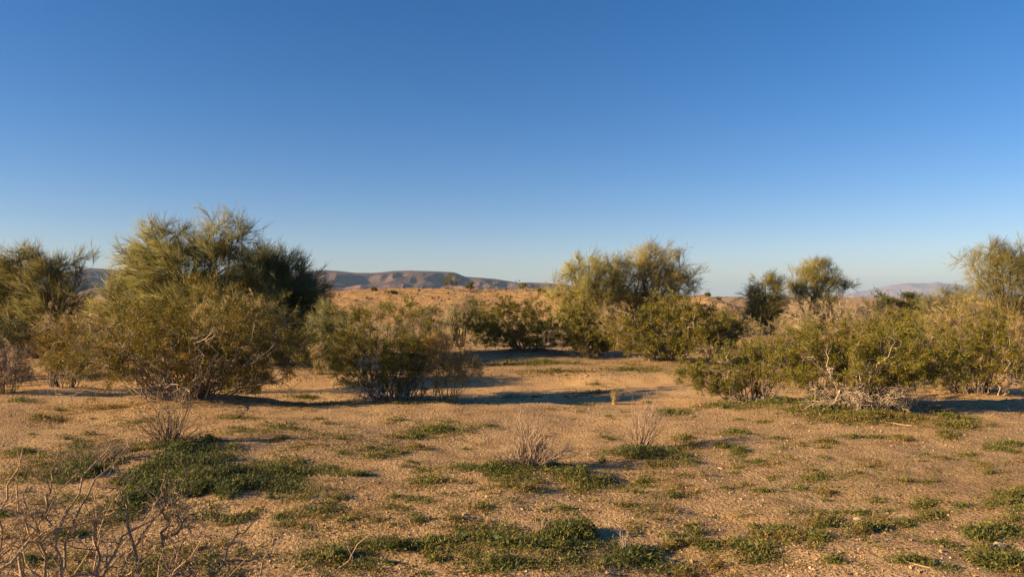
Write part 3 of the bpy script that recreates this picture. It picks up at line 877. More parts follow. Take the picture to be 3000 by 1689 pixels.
# small bushes dotted along the ridge, far away
RIDGE = [(1318, 72, 862, 20, 26, "upright bush breaking the ridge line below the mesa"),
         (1376, 74, 846, 18, 9, "flat bush on the ridge right of the upright one"),
         (1428, 74, 843, 15, 9, "pinkish dry bush on the ridge before the mesa's end"),
         (1457, 75, 846, 8, 6, "tiny dark bush on the ridge beside the pinkish one"),
         (1542, 74, 844, 22, 9, "wide sparse bush on the ridge near the golden tree"),
         (1152, 66, 858, 14, 6, "low bush on the left shoulder of the gravel rise"),
         (1385, 60, 866, 14, 6, "low dark bush halfway up the gravel rise"),
         (1098, 72, 852, 8, 5, "tiny bush on the rise nearest the dark palo verde"),
         (1482, 58, 872, 14, 7, "small bush on the rise above the dense creosote"),
         (1588, 70, 850, 10, 5, "tiny bush at the right end of the gravel rise")]
for i, (px, d, py, rx, ry, lab) in enumerate(RIDGE):
    dg = bpy.context.evaluated_depsgraph_get()
    x = (px - 1500) / F * d
    hit = S.ray_cast(dg, (x, d, 30), (0, 0, -1))
    z0 = hit[1].z if hit[0] else 0.0
    k = d / F
    if "pinkish" in lab:
        dry_shrub(lab, px, d, [(0, 0, ry * k, rx * k, rx * k, ry * k)], 18, 6, 4, 0, 400 + i, cols=GREY, tw=0.008, z=z0, name="ridge_bush", cat="bush", group="small bushes on the far rise")
    else:
        creosote(lab, px, d, [(0, 0, ry * k * 1.1, rx * k, rx * k, ry * k)], 10, 5, 3, 6, 400 + i, leaf=0.07, cols=GREEN, z=z0, name="ridge_bush", group="small bushes on the far rise")
FARB = [(2075, 50, 14, 16, "dark bush on top of the hummock nearest the golden tree"), (2098, 50, 12, 12, "second dark bush on the hummock crest"),
        (2530, 85, 9, 6, "leftmost of three dark specks of bush under the mountain"), (2548, 88, 7, 4, "middle of three dark specks of bush under the mountain"),
        (2565, 85, 9, 5, "rightmost of three dark specks of bush under the mountain"), (2480, 60, 30, 12, "pale green low bush right of the small spreading palo verde")]
for i, (px, d, rx, ry, lab) in enumerate(FARB):
    dg = bpy.context.evaluated_depsgraph_get()
    x = (px - 1500) / F * d
    hit = S.ray_cast(dg, (x, d, 30), (0, 0, -1))
    z0 = hit[1].z if hit[0] else 0.0
    k = d / F
    creosote(lab, px, d, [(0, 0, ry * k * 1.2, rx * k, rx * k, ry * k)], 10, 5, 3, 6, 430 + i, leaf=0.07, cols=OLIVE if "pale" in lab else GREEN, z=z0, name="far_bush", group="small bushes on the far rise")

# ------------------------------------------------------------------ foreground dead clumps
D = 7.75
dry_shrub("dead fan-shaped twig clump in green weeds behind the thorny branches", 500, D,
          [lobe(500, D, 1250, 140, 100, 500), lobe(570, D, 1300, 130, 28, 500), lobe(430, D, 1290, 110, 40, 500)], 62, 5, 2, 0, 501, cols=[(0.22, 0.16, 0.10), (0.14, 0.105, 0.07), (0.30, 0.225, 0.14)],
          r0=0.0085, tw=0.0015, fan=True, name="dead_clump", group="dead twig clumps in the foreground", wob=0.026, base=0.09, ang=(8, 26), up=0.25)
D = 7.2
dry_shrub("flattened heap of grey twigs left of the fan-shaped clump", 285, D,
          [lobe(285, D, 1320, 120, 26, 285), lobe(360, D, 1310, 70, 26, 285)], 70, 6, 3, 0, 502, cols=[(0.26, 0.20, 0.145), (0.19, 0.15, 0.11), (0.34, 0.27, 0.19)],
          r0=0.005, tw=0.0013, fan=True, name="dead_clump", group="dead twig clumps in the foreground", wob=0.05, base=0.6, up=-0.05)
D = 6.85
dry_shrub("largest dead twig clump in the centre foreground, tips thin and grey", 1545, D,
          [lobe(1550, D, 1290, 105, 95, 1545), lobe(1610, D, 1345, 125, 36, 1545), lobe(1480, D, 1350, 105, 40, 1545)], 70, 5, 3, 0, 503, cols=[(0.34, 0.255, 0.18), (0.23, 0.175, 0.13), (0.44, 0.34, 0.245)],
          r0=0.0095, tw=0.0015, fan=True, name="dead_clump", group="dead twig clumps in the foreground", wob=0.036, base=0.12, ang=(10, 34), up=0.22)
D = 7.85
dry_shrub("small neat dead twig clump right of the largest one", 1875, D,
          [lobe(1880, D, 1255, 95, 80, 1875), lobe(1905, D, 1225, 75, 70, 1875)], 60, 4, 3, 0, 504, cols=[(0.36, 0.27, 0.19), (0.26, 0.20, 0.145), (0.44, 0.34, 0.24)],
          r0=0.0075, tw=0.0014, fan=True, name="dead_clump", group="dead twig clumps in the foreground", wob=0.024, base=0.08, ang=(8, 24), up=0.28)
D = 4.95
dry_shrub("broken woody stub with a few twigs in the bottom centre grass", 1578, D,
          [lobe(1580, D, 1545, 42, 40, 1578), lobe(1600, D, 1570, 45, 18, 1578)], 20, 2, 0, 0, 505, cols=[(0.42, 0.32, 0.215), (0.28, 0.21, 0.15)],
          r0=0.008, tw=0.0016, fan=True, name="dead_clump", group="dead twig clumps in the foreground", wob=0.035, base=0.1, ang=(15, 45))
D = 4.75
dry_shrub("forked grey dead sprig standing in bottom grass right of the stub", 1825, D,
          [lobe(1828, D, 1560, 22, 50, 1825), lobe(1790, D, 1595, 40, 20, 1825)], 8, 3, 1, 0, 506, cols=[(0.36, 0.30, 0.235), (0.28, 0.23, 0.18)],
          r0=0.006, tw=0.0016, fan=True, name="dead_clump", group="dead twig clumps in the foreground", wob=0.05, base=0.1, ang=(25, 60))
D = 12.3
dry_shrub("tiny dry stump with green sprouts on the sandy wash", 1800, 12.6,
          [lobe(1800, D, 1120, 25, 14, 1800)], 22, 4, 0, 0, 507, cols=DRY, r0=0.006, tw=0.002, fan=True, name="dead_clump", group="dead twig clumps in the foreground", leaf=3, leafcols=[(0.10, 0.14, 0.04)])

# ------------------------------------------------------------------ thorny branches, nearest to the camera
def thorn_bush():
    rng = np.random.default_rng(600)
    root = empty("thorn_bush", (-1.75, 3.15, float(ground_z(-1.75, 3.15))))
    tag(root, "leafless thorny bush of tan zigzag branches filling the bottom corner", "bush")
    O = np.array(root.location)
    def wp(px, py, d):
        return np.array([(px - 1500) / F * d, d, zh(py, d)]) - O
    leaders = [  # photo waypoints with their distance ahead
        [(150, 1800, 3.1), (180, 1660, 3.15), (165, 1560, 3.2), (230, 1450, 3.3), (300, 1340, 3.4), (345, 1262, 3.45)],
        [(150, 1800, 3.1), (200, 1560, 3.25), (270, 1420, 3.4), (390, 1310, 3.6)],
        [(260, 1800, 3.2), (400, 1600, 3.35), (460, 1510, 3.45), (530, 1430, 3.55), (548, 1382, 3.6), (563, 1382, 3.62)],
        [(260, 1800, 3.2), (350, 1580, 3.3), (500, 1480, 3.5), (545, 1455, 3.55), (562, 1425, 3.6), (566, 1404, 3.62)],
        [(540, 1800, 3.3), (620, 1680, 3.4), (680, 1600, 3.5), (720, 1550, 3.55), (765, 1510, 3.6)],
        [(560, 1760, 3.3), (660, 1645, 3.45), (730, 1630, 3.55), (800, 1628, 3.65)],
        [(60, 1800, 3.0), (68, 1640, 3.1), (70, 1550, 3.15), (55, 1430, 3.2), (48, 1400, 3.25)],
        [(5, 1800, 3.0), (6, 1600, 3.1), (20, 1450, 3.15), (75, 1340, 3.25), (85, 1295, 3.3)],
        [(150, 1800, 3.1), (120, 1520, 3.2), (75, 1460, 3.25), (100, 1380, 3.3)],
        [(420, 1700, 3.25), (390, 1560, 3.35), (375, 1470, 3.4), (355, 1412, 3.45), (300, 1430, 3.45)],
        [(300, 1720, 3.2), (290, 1580, 3.3), (275, 1480, 3.35), (330, 1500, 3.4)],
        [(165, 1560, 3.2), (110, 1490, 3.2), (30, 1480, 3.2), (-20, 1500, 3.2)],
        [(480, 1600, 3.4), (485, 1520, 3.45), (490, 1440, 3.5), (505, 1370, 3.55)],
        [(130, 1520, 3.2), (150, 1420, 3.3), (175, 1345, 3.35)],
        [(480, 1590, 3.35), (540, 1530, 3.4), (585, 1495, 3.45)],
        [(510, 1495, 3.45), (540, 1540, 3.42), (565, 1565, 3.4)],
        [(80, 1760, 3.0), (200, 1690, 3.1), (330, 1690, 3.2), (480, 1690, 3.3), (610, 1683, 3.4)],
        [(-40, 1700, 2.95), (80, 1600, 3.05), (160, 1560, 3.15), (330, 1515, 3.3), (420, 1485, 3.4)],
    ]
    K = 12
    P = []
    for pts in leaders:
        w = np.array([wp(*p) for p in pts])
        s = np.concatenate([[0], np.cumsum(np.linalg.norm(np.diff(w, axis=0), axis=1))])
        u = np.linspace(0, s[-1], K)
        P.append(np.stack([np.interp(u, s, w[:, i]) for i in range(3)], -1))
    P = np.array(P)
    # fill: stems through the whole corner, thickest low down
    nf = 58
    b = np.stack([rng.uniform(-0.8, 0.6, nf), rng.uniform(-0.5, 0.3, nf), np.full(nf, -0.03)], -1)
    h = rng.uniform(0.35, 0.95, nf) * (1 - 0.35 * np.clip(b[:, 0] + 0.1, 0, 1))
    tgt = b + np.stack([rng.normal(0.05, 0.3, nf), rng.normal(0.1, 0.2, nf), h], -1)
    t = np.linspace(0, 1, K)[None, :, None]
    Pf = b[:, None] * (1 - t) + tgt[:, None] * t
    P = np.concatenate([P, Pf])
    P[:, 1:] += rng.normal(0, 0.011, (len(P), K - 1, 3))
    R = np.where(np.arange(len(P)) < len(leaders), 0.0068, 0.0048)[:, None] * np.linspace(1.15, 0.42, K)[None]
    cols = [(0.42, 0.30, 0.17), (0.30, 0.22, 0.13), (0.17, 0.13, 0.085)]
    a = Acc()
    a.tubes(P, R, pal(rng, len(P), cols, 0.12), 6)
    a.build("stems", M_BARK, root)
    P1, R1 = shoots(rng, P, R, 8, (0.12, 0.98), (0.10, 0.34), (35, 80), 7, 0.04, 0.26, 0.62, 0.002)
    P2, R2 = shoots(rng, P1, R1, 4, (0.15, 1.0), (0.04, 0.13), (40, 85), 4, 0.03, 0.28, 0.65, 0.0014)
    c = Acc()
    c.tubes(P1, R1, pal(rng, len(P1), cols, 0.12), 5)
    c.tubes(P2, R2, pal(rng, len(P2), cols, 0.12), 4)
    tag(c.build("twigs", M_BARK, root), kind="stuff")
    s = Acc()
    for PP, RR, m in ((P, R, 12), (P1, R1, 6), (P2, R2, 1)):
        Ps, Rs = shoots(rng, PP, RR, m, (0.1, 1.0), (0.018, 0.045), (55, 95), 3, 0.0, 0.08, 0.5, 0.0012)
        s.tubes(Ps, Rs, pal(rng, len(Ps), cols, 0.12), 3)
    tag(s.build("thorns", M_BARK, root), kind="stuff")
thorn_bush()

# ------------------------------------------------------------------ low green weeds: nobody could count them
PATCH = [  # photo ellipse cx, cy, rx, ry, amount, height, dryness (below zero: lush green with shade painted in)
    (660, 1425, 270, 105, 1.0, 0.15, -0.5), (490, 1385, 280, 80, 1.0, 0.12, -0.4), (400, 1430, 200, 70, 0.8, 0.13, -0.2), (260, 1390, 230, 70, 1.0, 0.10, -0.1), (380, 1480, 260, 60, 0.9, 0.10, 0.1), (560, 1480, 200, 40, 0.98, 0.12, -0.4), (820, 1390, 150, 55, 0.6, 0.075, 0.2),
    (560, 1340, 170, 28, 1.0, 0.10, -0.5), (700, 1520, 200, 30, 0.35, 0.07, 0.4), (860, 1480, 130, 30, 0.4, 0.06, 0.4), (330, 1530, 180, 30, 0.35, 0.06, 0.7), (620, 1310, 110, 16, 0.6, 0.07, 0.1),
    (1293, 1252, 130, 26, 0.8, 0.06, 0.15), (1210, 1268, 45, 14, 0.9, 0.07, 0.1), (1180, 1230, 120, 14, 0.4, 0.05, 0.3), (933, 1229, 34, 8, 0.9, 0.06, 0.1), (960, 1247, 40, 6, 0.6, 0.05, 0.2),
    (1180, 1182, 330, 8, 0.8, 0.06, 0.1), (900, 1188, 260, 9, 0.6, 0.05, 0.4), (1420, 1178, 80, 7, 0.9, 0.09, 0.0), (1700, 1178, 200, 8, 0.5, 0.05, 0.3),
    (1060, 1400, 210, 26, 0.75, 0.06, 0.15), (960, 1372, 60, 14, 0.7, 0.06, 0.1), (1170, 1425, 120, 22, 0.5, 0.05, 0.4), (1160, 1465, 35, 12, 0.9, 0.06, 0.0), (1100, 1460, 25, 8, 0.7, 0.05, 0.1),
    (1450, 1392, 190, 42, 1.0, 0.10, -0.2), (1380, 1430, 170, 26, 0.5, 0.06, 0.6), (1730, 1408, 120, 44, 1.0, 0.095, 0.1), (1540, 1455, 90, 22, 0.6, 0.06, 0.8), (1700, 1440, 90, 20, 0.6, 0.06, 0.5),
    (1880, 1340, 130, 30, 1.0, 0.10, -0.5), (1980, 1352, 90, 22, 0.7, 0.06, 0.2), (1930, 1372, 110, 14, 0.5, 0.05, 0.4),
    (1700, 1575, 330, 46, 1.0, 0.09, -0.2), (1500, 1610, 300, 40, 0.8, 0.07, 0.1), (1420, 1585, 170, 32, 1.0, 0.07, 0.1), (1160, 1605, 200, 38, 1.0, 0.075, 0.05), (990, 1635, 140, 42, 0.98, 0.075, 0.1), (1250, 1640, 100, 30, 0.4, 0.05, 0.5),
    (1480, 1660, 160, 40, 0.95, 0.085, -0.2), (1860, 1625, 170, 55, 1.0, 0.10, -0.5), (1680, 1650, 120, 40, 0.6, 0.06, 0.2), (2060, 1600, 140, 30, 0.55, 0.06, 0.2), (1330, 1535, 70, 14, 0.35, 0.05, 0.3),
    (2320, 1190, 330, 20, 1.0, 0.09, 0.15), (2560, 1232, 270, 24, 0.95, 0.10, 0.45), (2440, 1215, 180, 24, 1.0, 0.09, 0.2), (2120, 1200, 150, 14, 0.7, 0.06, 0.2), (1970, 1212, 130, 14, 0.7, 0.06, 0.2), (2020, 1290, 110, 18, 0.5, 0.05, 0.3),
    (2170, 1330, 60, 22, 0.8, 0.06, 0.1), (2220, 1355, 90, 16, 0.7, 0.055, 0.2), (2500, 1283, 80, 14, 0.6, 0.05, 0.2), (2270, 1290, 60, 8, 0.5, 0.05, 0.2), (2650, 1415, 90, 14, 0.5, 0.05, 0.4), (2540, 1360, 50, 8, 0.5, 0.05, 0.3),
    (2213, 1474, 70, 16, 0.9, 0.065, 0.05), (2480, 1495, 150, 24, 0.9, 0.07, 0.1), (2540, 1555, 100, 34, 0.8, 0.07, 0.1), (2400, 1588, 100, 26, 0.7, 0.065, 0.2), (2290, 1560, 60, 12, 0.6, 0.05, 0.2), (2740, 1505, 80, 14, 0.8, 0.06, 0.1),
    (2860, 1565, 170, 30, 0.85, 0.07, 0.1), (2960, 1460, 100, 36, 0.8, 0.07, 0.2), (2900, 1410, 80, 14, 0.7, 0.06, 0.2), (2960, 1300, 110, 18, 0.6, 0.06, 0.2), (2830, 1330, 90, 14, 0.5, 0.05, 0.3), (2920, 1655, 170, 26, 0.85, 0.08, 0.1), (2640, 1665, 130, 18, 0.7, 0.06, 0.1),
    (2130, 1435, 60, 14, 0.6, 0.05, 0.2), (1960, 1455, 90, 18, 0.8, 0.06, 0.1), (2060, 1400, 50, 14, 0.5, 0.05, 0.6), (2800, 1250, 180, 16, 0.7, 0.06, 0.3), (2760, 1225, 160, 18, 0.7, 0.08, 0.1),
    (70, 1316, 110, 14, 0.8, 0.06, 0.2), (200, 1275, 90, 9, 0.5, 0.05, 0.3), (60, 1180, 90, 7, 0.7, 0.06, 0.1), (330, 1200, 220, 14, 0.5, 0.06, 0.9), (420, 1235, 160, 16, 0.6, 0.05, 0.4), (700, 1225, 130, 12, 0.5, 0.05, 0.3), (820, 1265, 60, 9, 0.6, 0.05, 0.2),
    (900, 1130, 110, 10, 0.8, 0.07, 0.1), (1600, 1062, 230, 8, 1.0, 0.10, 0.25), (1850, 1082, 150, 10, 1.0, 0.10, 0.2), (1480, 1068, 150, 7, 1.0, 0.10, 0.3), (1640, 1085, 260, 9, 0.8, 0.08, 0.5), (1560, 1130, 240, 7, 0.5, 0.07, 0.4), (1750, 1120, 180, 7, 0.5, 0.07, 0.5), (30, 1128, 60, 8, 0.8, 0.07, 0.1), (1750, 1100, 200, 14, 0.35, 0.05, 0.5), (2880, 1075, 120, 12, 0.5, 0.08, 0.4),
    (1000, 1290, 500, 60, 0.06, 0.04, 0.3), (2400, 1400, 600, 130, 0.10, 0.045, 0.35), (700, 1280, 600, 40, 0.10, 0.04, 0.4), (1500, 1450, 700, 150, 0.05, 0.04, 0.4), (900, 1560, 500, 110, 0.06, 0.04, 0.4), (2400, 1600, 600, 80, 0.12, 0.05, 0.3),
]
def build_weeds():
    rng = np.random.default_rng(700)
    X = []; Y = []; Hh = []; Dry_shade = []
    more = []
    for i in range(760):
        py = 1195 + 490 * rng.random() ** 0.8
        if rng.random() < 0.12: py = rng.uniform(1050, 1180)
        k = (py - HZ) / 500.0
        rx = rng.uniform(10, 62) * (0.5 + k)
        more.append((rng.uniform(0, 3000), py, rx, rx * rng.uniform(0.12, 0.26) * (0.5 + 0.5 * k), rng.uniform(0.25, 0.85), rng.uniform(0.03, 0.06), rng.choice([0.0, 0.1, 0.25, 0.5, 0.8])))
    for cx, cy, rx, ry, am, h, dry in PATCH + more:
        dd = EYE * F / (cy - HZ)
        area = math.pi * (rx * dd / F) * (ry * dd * dd / (EYE * F))     # ground area in m2
        n = int((am * min(area * 2200, rx * ry * 0.52)) if am > 0.2 else 1.6 * am * min(area * 1500, rx * ry * 0.5))
        a = rng.random(n) * 2 * math.pi
        r = np.abs(rng.normal(0, 0.62, n))
        px = cx + rx * r * np.cos(a); py = np.maximum(cy + ry * r * np.sin(a), HZ + 30)
        d = EYE * F / (py - HZ)
        x = (px - 1500) / F * d
        keep = (am < 0.2) & (rng.random(n) < 0.6) | (fbm(x * 2.6 + 3, d * 2.6, 3, 77) + 0.25 * (fbm(x * 9, d * 9, 2, 78) - 0.5) > (0.27 if am > 0.97 else 0.31 if am > 0.3 else 0.42) + 0.10 * np.minimum(r, 1.3) + 0.10 * rng.random(n))
        k = np.where(keep)[0]
        X.append(x[k]); Y.append(d[k]); Hh.append(h * rng.uniform(0.35, 1.25, len(k)) * np.maximum(1.05 - 0.5 * r[k], 0.35)); Dry_shade.append(np.clip(dry + rng.normal(0, 0.26, len(k)) + 0.28 * (r[k] - 0.5), -0.9, 1))
    x = np.concatenate(X); y = np.concatenate(Y); h = np.concatenate(Hh); dry_shade = np.concatenate(Dry_shade)
    z = ground_z(x, y)
    h = h * (0.15 + 1.5 * fbm(x * 4, y * 4, 3, 79, 0.65))
    n = len(x)
    nb = 5
    th = rng.random((n, nb)) * 2 * math.pi
    lean = rng.uniform(0.25, 1.45, (n, nb))
    hb = h[:, None] * rng.uniform(0.0, 0.75, (n, nb)) * (rng.random((n, nb)) < 0.65)      # leaflets set along the sprig
    L = np.where(hb > 0, np.minimum(h[:, None] * 0.5, 0.035) * rng.uniform(0.6, 1.3, (n, nb)), h[:, None] * rng.uniform(0.35, 0.95, (n, nb)))
    far = np.maximum(1.0, y / 7.0)[:, None]
    d1 = np.stack([np.cos(th) * np.sin(lean), np.sin(th) * np.sin(lean), np.cos(lean)], -1)
    d2 = nrm(d1 + np.stack([0.5 * np.cos(th), 0.5 * np.sin(th), np.full(th.shape, -0.15)], -1))
    side = np.stack([-np.sin(th), np.cos(th), np.zeros_like(th)], -1)
    side = nrm(side + 0.6 * rng.standard_normal(side.shape))
    B = np.stack([x, y, z - 0.004], -1)[:, None] + (0.014 * np.maximum(1, h / 0.07))[:, None, None] * rng.standard_normal((n, nb, 3)) * np.array([1, 1, 0]) + hb[..., None] * np.array([0, 0, 1.0])
    Mid = B + d1 * (L * 0.55)[..., None]
    Tip = Mid + d2 * (L * 0.5)[..., None]
    wd = (rng.uniform(0.0025, 0.0051, (n, nb)) * far)[..., None]
    wd = wd * np.where(hb > 0, 1.5, 1.0)[..., None]
    V = np.stack([B + side * wd, Tip, B - side * wd + d1 * (L * 0.15)[..., None]], 2).reshape(-1, 3, 3)
    g = np.array([(0.115, 0.15, 0.03), (0.085, 0.125, 0.03), (0.155, 0.175, 0.035), (0.20, 0.19, 0.04)])
    dcol = np.array([(0.25, 0.19, 0.05), (0.27, 0.15, 0.05), (0.19, 0.17, 0.045), (0.32, 0.23, 0.09)])
    cg = pal(rng, n, g, 0.12); cd = pal(rng, n, dcol, 0.12)
    c = np.where((dry_shade > 0.5)[:, None], cd, cg * (1 - dry_shade[:, None].clip(0, 1) * 0.7) + cd * dry_shade[:, None].clip(0, 1) * 0.7)
    c = c * (1 + 0.5 * dry_shade[:, None].clip(-0.9, 0)) + np.array([0, 0, 0.008]) * (dry_shade[:, None] < -0.2)  # below zero: darker, bluer green for lush growth and painted-in shade
    c = np.repeat(c, nb, axis=0) * (1 + 0.15 * rng.standard_normal((n * nb, 1))).clip(0.6, 1.4)
    A = Acc(); A.tris(V, c)
    o = A.build("weeds", M_WEED, None, smooth=False)
    tag(o, "low green weeds and yellowing grass carpeting the sand in patches", "weeds", kind="stuff")
    print("weeds", n)
build_weeds()

# broad-leaved rosettes that can be told apart
def rosette(px, py, size, lab, seed):
    rng = np.random.default_rng(seed)
    x, d = pix_ground(px, py)
    root = empty("leafy_plant", (x, d, float(ground_z(x, d))))
    tag(root, lab, "plant", "broad-leaved plants among the weeds")
    a0 = rng.uniform(0, 6.28)
    for i in range(11):
        th = a0 + i * 2.4 + rng.normal(0, 0.2)
        L = size * rng.uniform(0.6, 1.0); wd = L * rng.uniform(0.16, 0.24); el = rng.uniform(0.25, 1.1)
        c = np.array([math.cos(th), math.sin(th), 0]); s = np.array([-math.sin(th), math.cos(th), 0]); up = np.array([0, 0, 1.0])
        t = np.linspace(0, 1, 6)
        ctr = c[None] * (L * np.cos(el) * t)[:, None] + up[None] * (L * (np.sin(el) * t - 0.45 * t ** 2))[:, None]
        wv = wd * np.sin(np.pi * np.clip(t * 0.93 + 0.05, 0, 1)) ** 0.8
        lft = ctr + s * wv[:, None] + up * (wv * 0.35)[:, None]; rgt = ctr - s * wv[:, None] + up * (wv * 0.35)[:, None]
        V = np.concatenate([lft, ctr, rgt])
        q = []
        for k in range(5):
            q += [[k, k + 1, 7 + k, 6 + k], [6 + k, 7 + k, 13 + k, 12 + k]]
        col = np.repeat(pal(rng, 1, [(0.12, 0.17, 0.05), (0.16, 0.20, 0.065), (0.09, 0.14, 0.045)]), len(V), 0)
        mesh_np("leaf", V, [np.array(q)], M_WEED, root, col)
ROS = [(1348, 1585, 0.10, "broad-leaved plant at the left end of the bottom grass strip"), (1188, 1602, 0.09, "pale rosette plant left of the broken stub, by bare soil"),
       (1450, 1600, 0.10, "grey green rosette in front of the bottom grass strip"), (1590, 1622, 0.08, "small rosette directly below the broken stub"),
       (1140, 1645, 0.08, "small rosette low in the bottom left grass"), (1420, 1178, 0.16, "leafy plant on the sandy wash edge, left one of a pair"),
       (1462, 1174, 0.16, "leafy plant on the sandy wash edge, right one of a pair"), (1600, 1168, 0.17, "lone leafy plant out on the wash sand"),
       (880, 1360, 0.10, "pale leafy plant right of the dark weed patch"), (800, 1470, 0.09, "yellow green leafy plant below the dark weed patch"),
       (2560, 1545, 0.09, "leafy plant just right of the white stone"), (1830, 1318, 0.11, "round-leaved plant at the foot of the neat dead clump")]
for i, r in enumerate(ROS):
    rosette(*r, 720 + i)

# ------------------------------------------------------------------ gravel, stones, sticks
def rock_mesh(rng, size, sub=2):
    import bmesh
    bm = bmesh.new()
    bmesh.ops.create_icosphere(bm, subdivisions=sub, radius=1.0)
    ax = rng.uniform(0.6, 1.2, 3) * np.array([1.25, 1.0, 0.62])
    pl = nrm(rng.standard_normal((7, 3))); off = rng.uniform(0.45, 0.8, 7)
    for v in bm.verts:
        p = np.array(v.co)
        for k in range(7):
            e = p @ pl[k] - off[k]
            if e > 0: p = p - pl[k] * e
        p = p * ax * (1 + 0.06 * rng.standard_normal()) * size
        v.co = p
    V = np.array([v.co[:] for v in bm.verts]); Fc = np.array([[v.index for v in f.verts] for f in bm.faces])
    bm.free()
    return V, Fc

STONES = [(2512, 1521, 0.055, (0.50, 0.41, 0.29), "white flat stone beside the long weed strip at right"),
          (2170, 1566, 0.062, (0.30, 0.25, 0.20), "dark brown stone, largest in the right foreground"),
          (2118, 1570, 0.028, (0.52, 0.38, 0.26), "small tan stone just left of the dark brown one"),
          (2922, 1598, 0.045, (0.45, 0.37, 0.28), "grey brown flat stone near the bottom right weeds"),
          (2752, 1635, 0.036, (0.50, 0.39, 0.23), "pale yellow stone low in the right foreground"),
          (2985, 1606, 0.03, (0.42, 0.34, 0.24), "pale stone against the right picture edge"),
          (2000, 1589, 0.03, (0.50, 0.36, 0.24), "tan stone lying alone below the gravel patch"),
          (1359, 1522, 0.03, (0.58, 0.45, 0.32), "small pale stone with long shadow above the bottom grass"),
          (1548, 1618, 0.035, (0.60, 0.42, 0.27), "orange tan stone in the hole below the stub"),
          (2110, 1371, 0.04, (0.58, 0.45, 0.33), "pale stone on open gravel right of the neat dead clump"),
          (2088, 1442, 0.03, (0.52, 0.39, 0.28), "small tan stone in open gravel, halfway up the right side"),
          (1257, 1369, 0.03, (0.58, 0.45, 0.34), "small pale stone left of the largest dead clump"),
          (1640, 1550, 0.028, (0.52, 0.38, 0.26), "small stone at the top rim of the bottom grass"),
          (1420, 1520, 0.02, (0.50, 0.36, 0.25), "pebble-sized stone above the bottom grass strip"),
          (1718, 1092, 0.05, (0.42, 0.31, 0.18), "lone pale rock on the far side of the wash")]
def build_stones():
    rng = np.random.default_rng(800)
    for px, py, s, c, lab in STONES:
        x, d = pix_ground(px, py)
        s = s * 0.75; c = tuple(0.8 * v for v in c)
        V, Fc = rock_mesh(rng, s)
        o = mesh_np("stone", V, [Fc], M_STONE, None, np.tile(np.array(c), (len(V), 1)), smooth=False)
        o.location = (x, d, float(ground_z(x, d)) + s * 0.06)
        o.rotation_euler = (0, 0, rng.uniform(0, 6.28))
        tag(o, lab, "stone", "stones lying on the gravel")
    # gravel: tens of thousands of little stones, one mass
    n = 52000
    u = rng.random(n)
    py = 1065 + (1720 - 1065) * u ** 0.75
    d = EYE * F / (py - HZ)
    px = rng.uniform(-120, 3120, n)
    x = (px - 1500) / F * d
    keep = (fbm(x * 1.1, d * 1.1, 3, 87) > 0.32 + 0.32 * rng.random(n))
    x = x[keep]; d = d[keep]; n = len(x)
    s = 0.0040 * np.exp(rng.normal(0, 0.5, n)) * np.maximum(1, d / 6.0)
    s = np.minimum(s, 0.016)
    base = np.array([(1, 0, 0), (-0.5, 0.87, 0), (-0.5, -0.87, 0), (0.2, 0.3, 0.9), (0, 0, -0.8)])
    V = base[None] * (1 + 0.35 * rng.standard_normal((n, 5, 3))) * np.array([1, 1, 0.8])
    an = rng.random(n) * 6.28
    ca, sa = np.cos(an)[:, None], np.sin(an)[:, None]
    V = np.stack([V[..., 0] * ca - V[..., 1] * sa, V[..., 0] * sa + V[..., 1] * ca, V[..., 2]], -1) * s[:, None, None]
    V = V + np.stack([x, d, ground_z(x, d) + s * 0.35], -1)[:, None]
    f = np.array([(0, 1, 3), (1, 2, 3), (2, 0, 3), (1, 0, 4), (2, 1, 4), (0, 2, 4)])
    Fc = (f[None] + (np.arange(n) * 5)[:, None, None]).reshape(-1, 3)
    c = pal(rng, n, [(0.42, 0.295, 0.16), (0.33, 0.23, 0.125), (0.48, 0.36, 0.21), (0.22, 0.155, 0.095), (0.43, 0.30, 0.185)], 0.15)
    o = mesh_np("gravel", V.reshape(-1, 3), [Fc], M_STONE, None, np.repeat(c, 5, 0), smooth=False)
    tag(o, "loose tan gravel strewn over the open sandy ground", "gravel", kind="stuff")
build_stones()

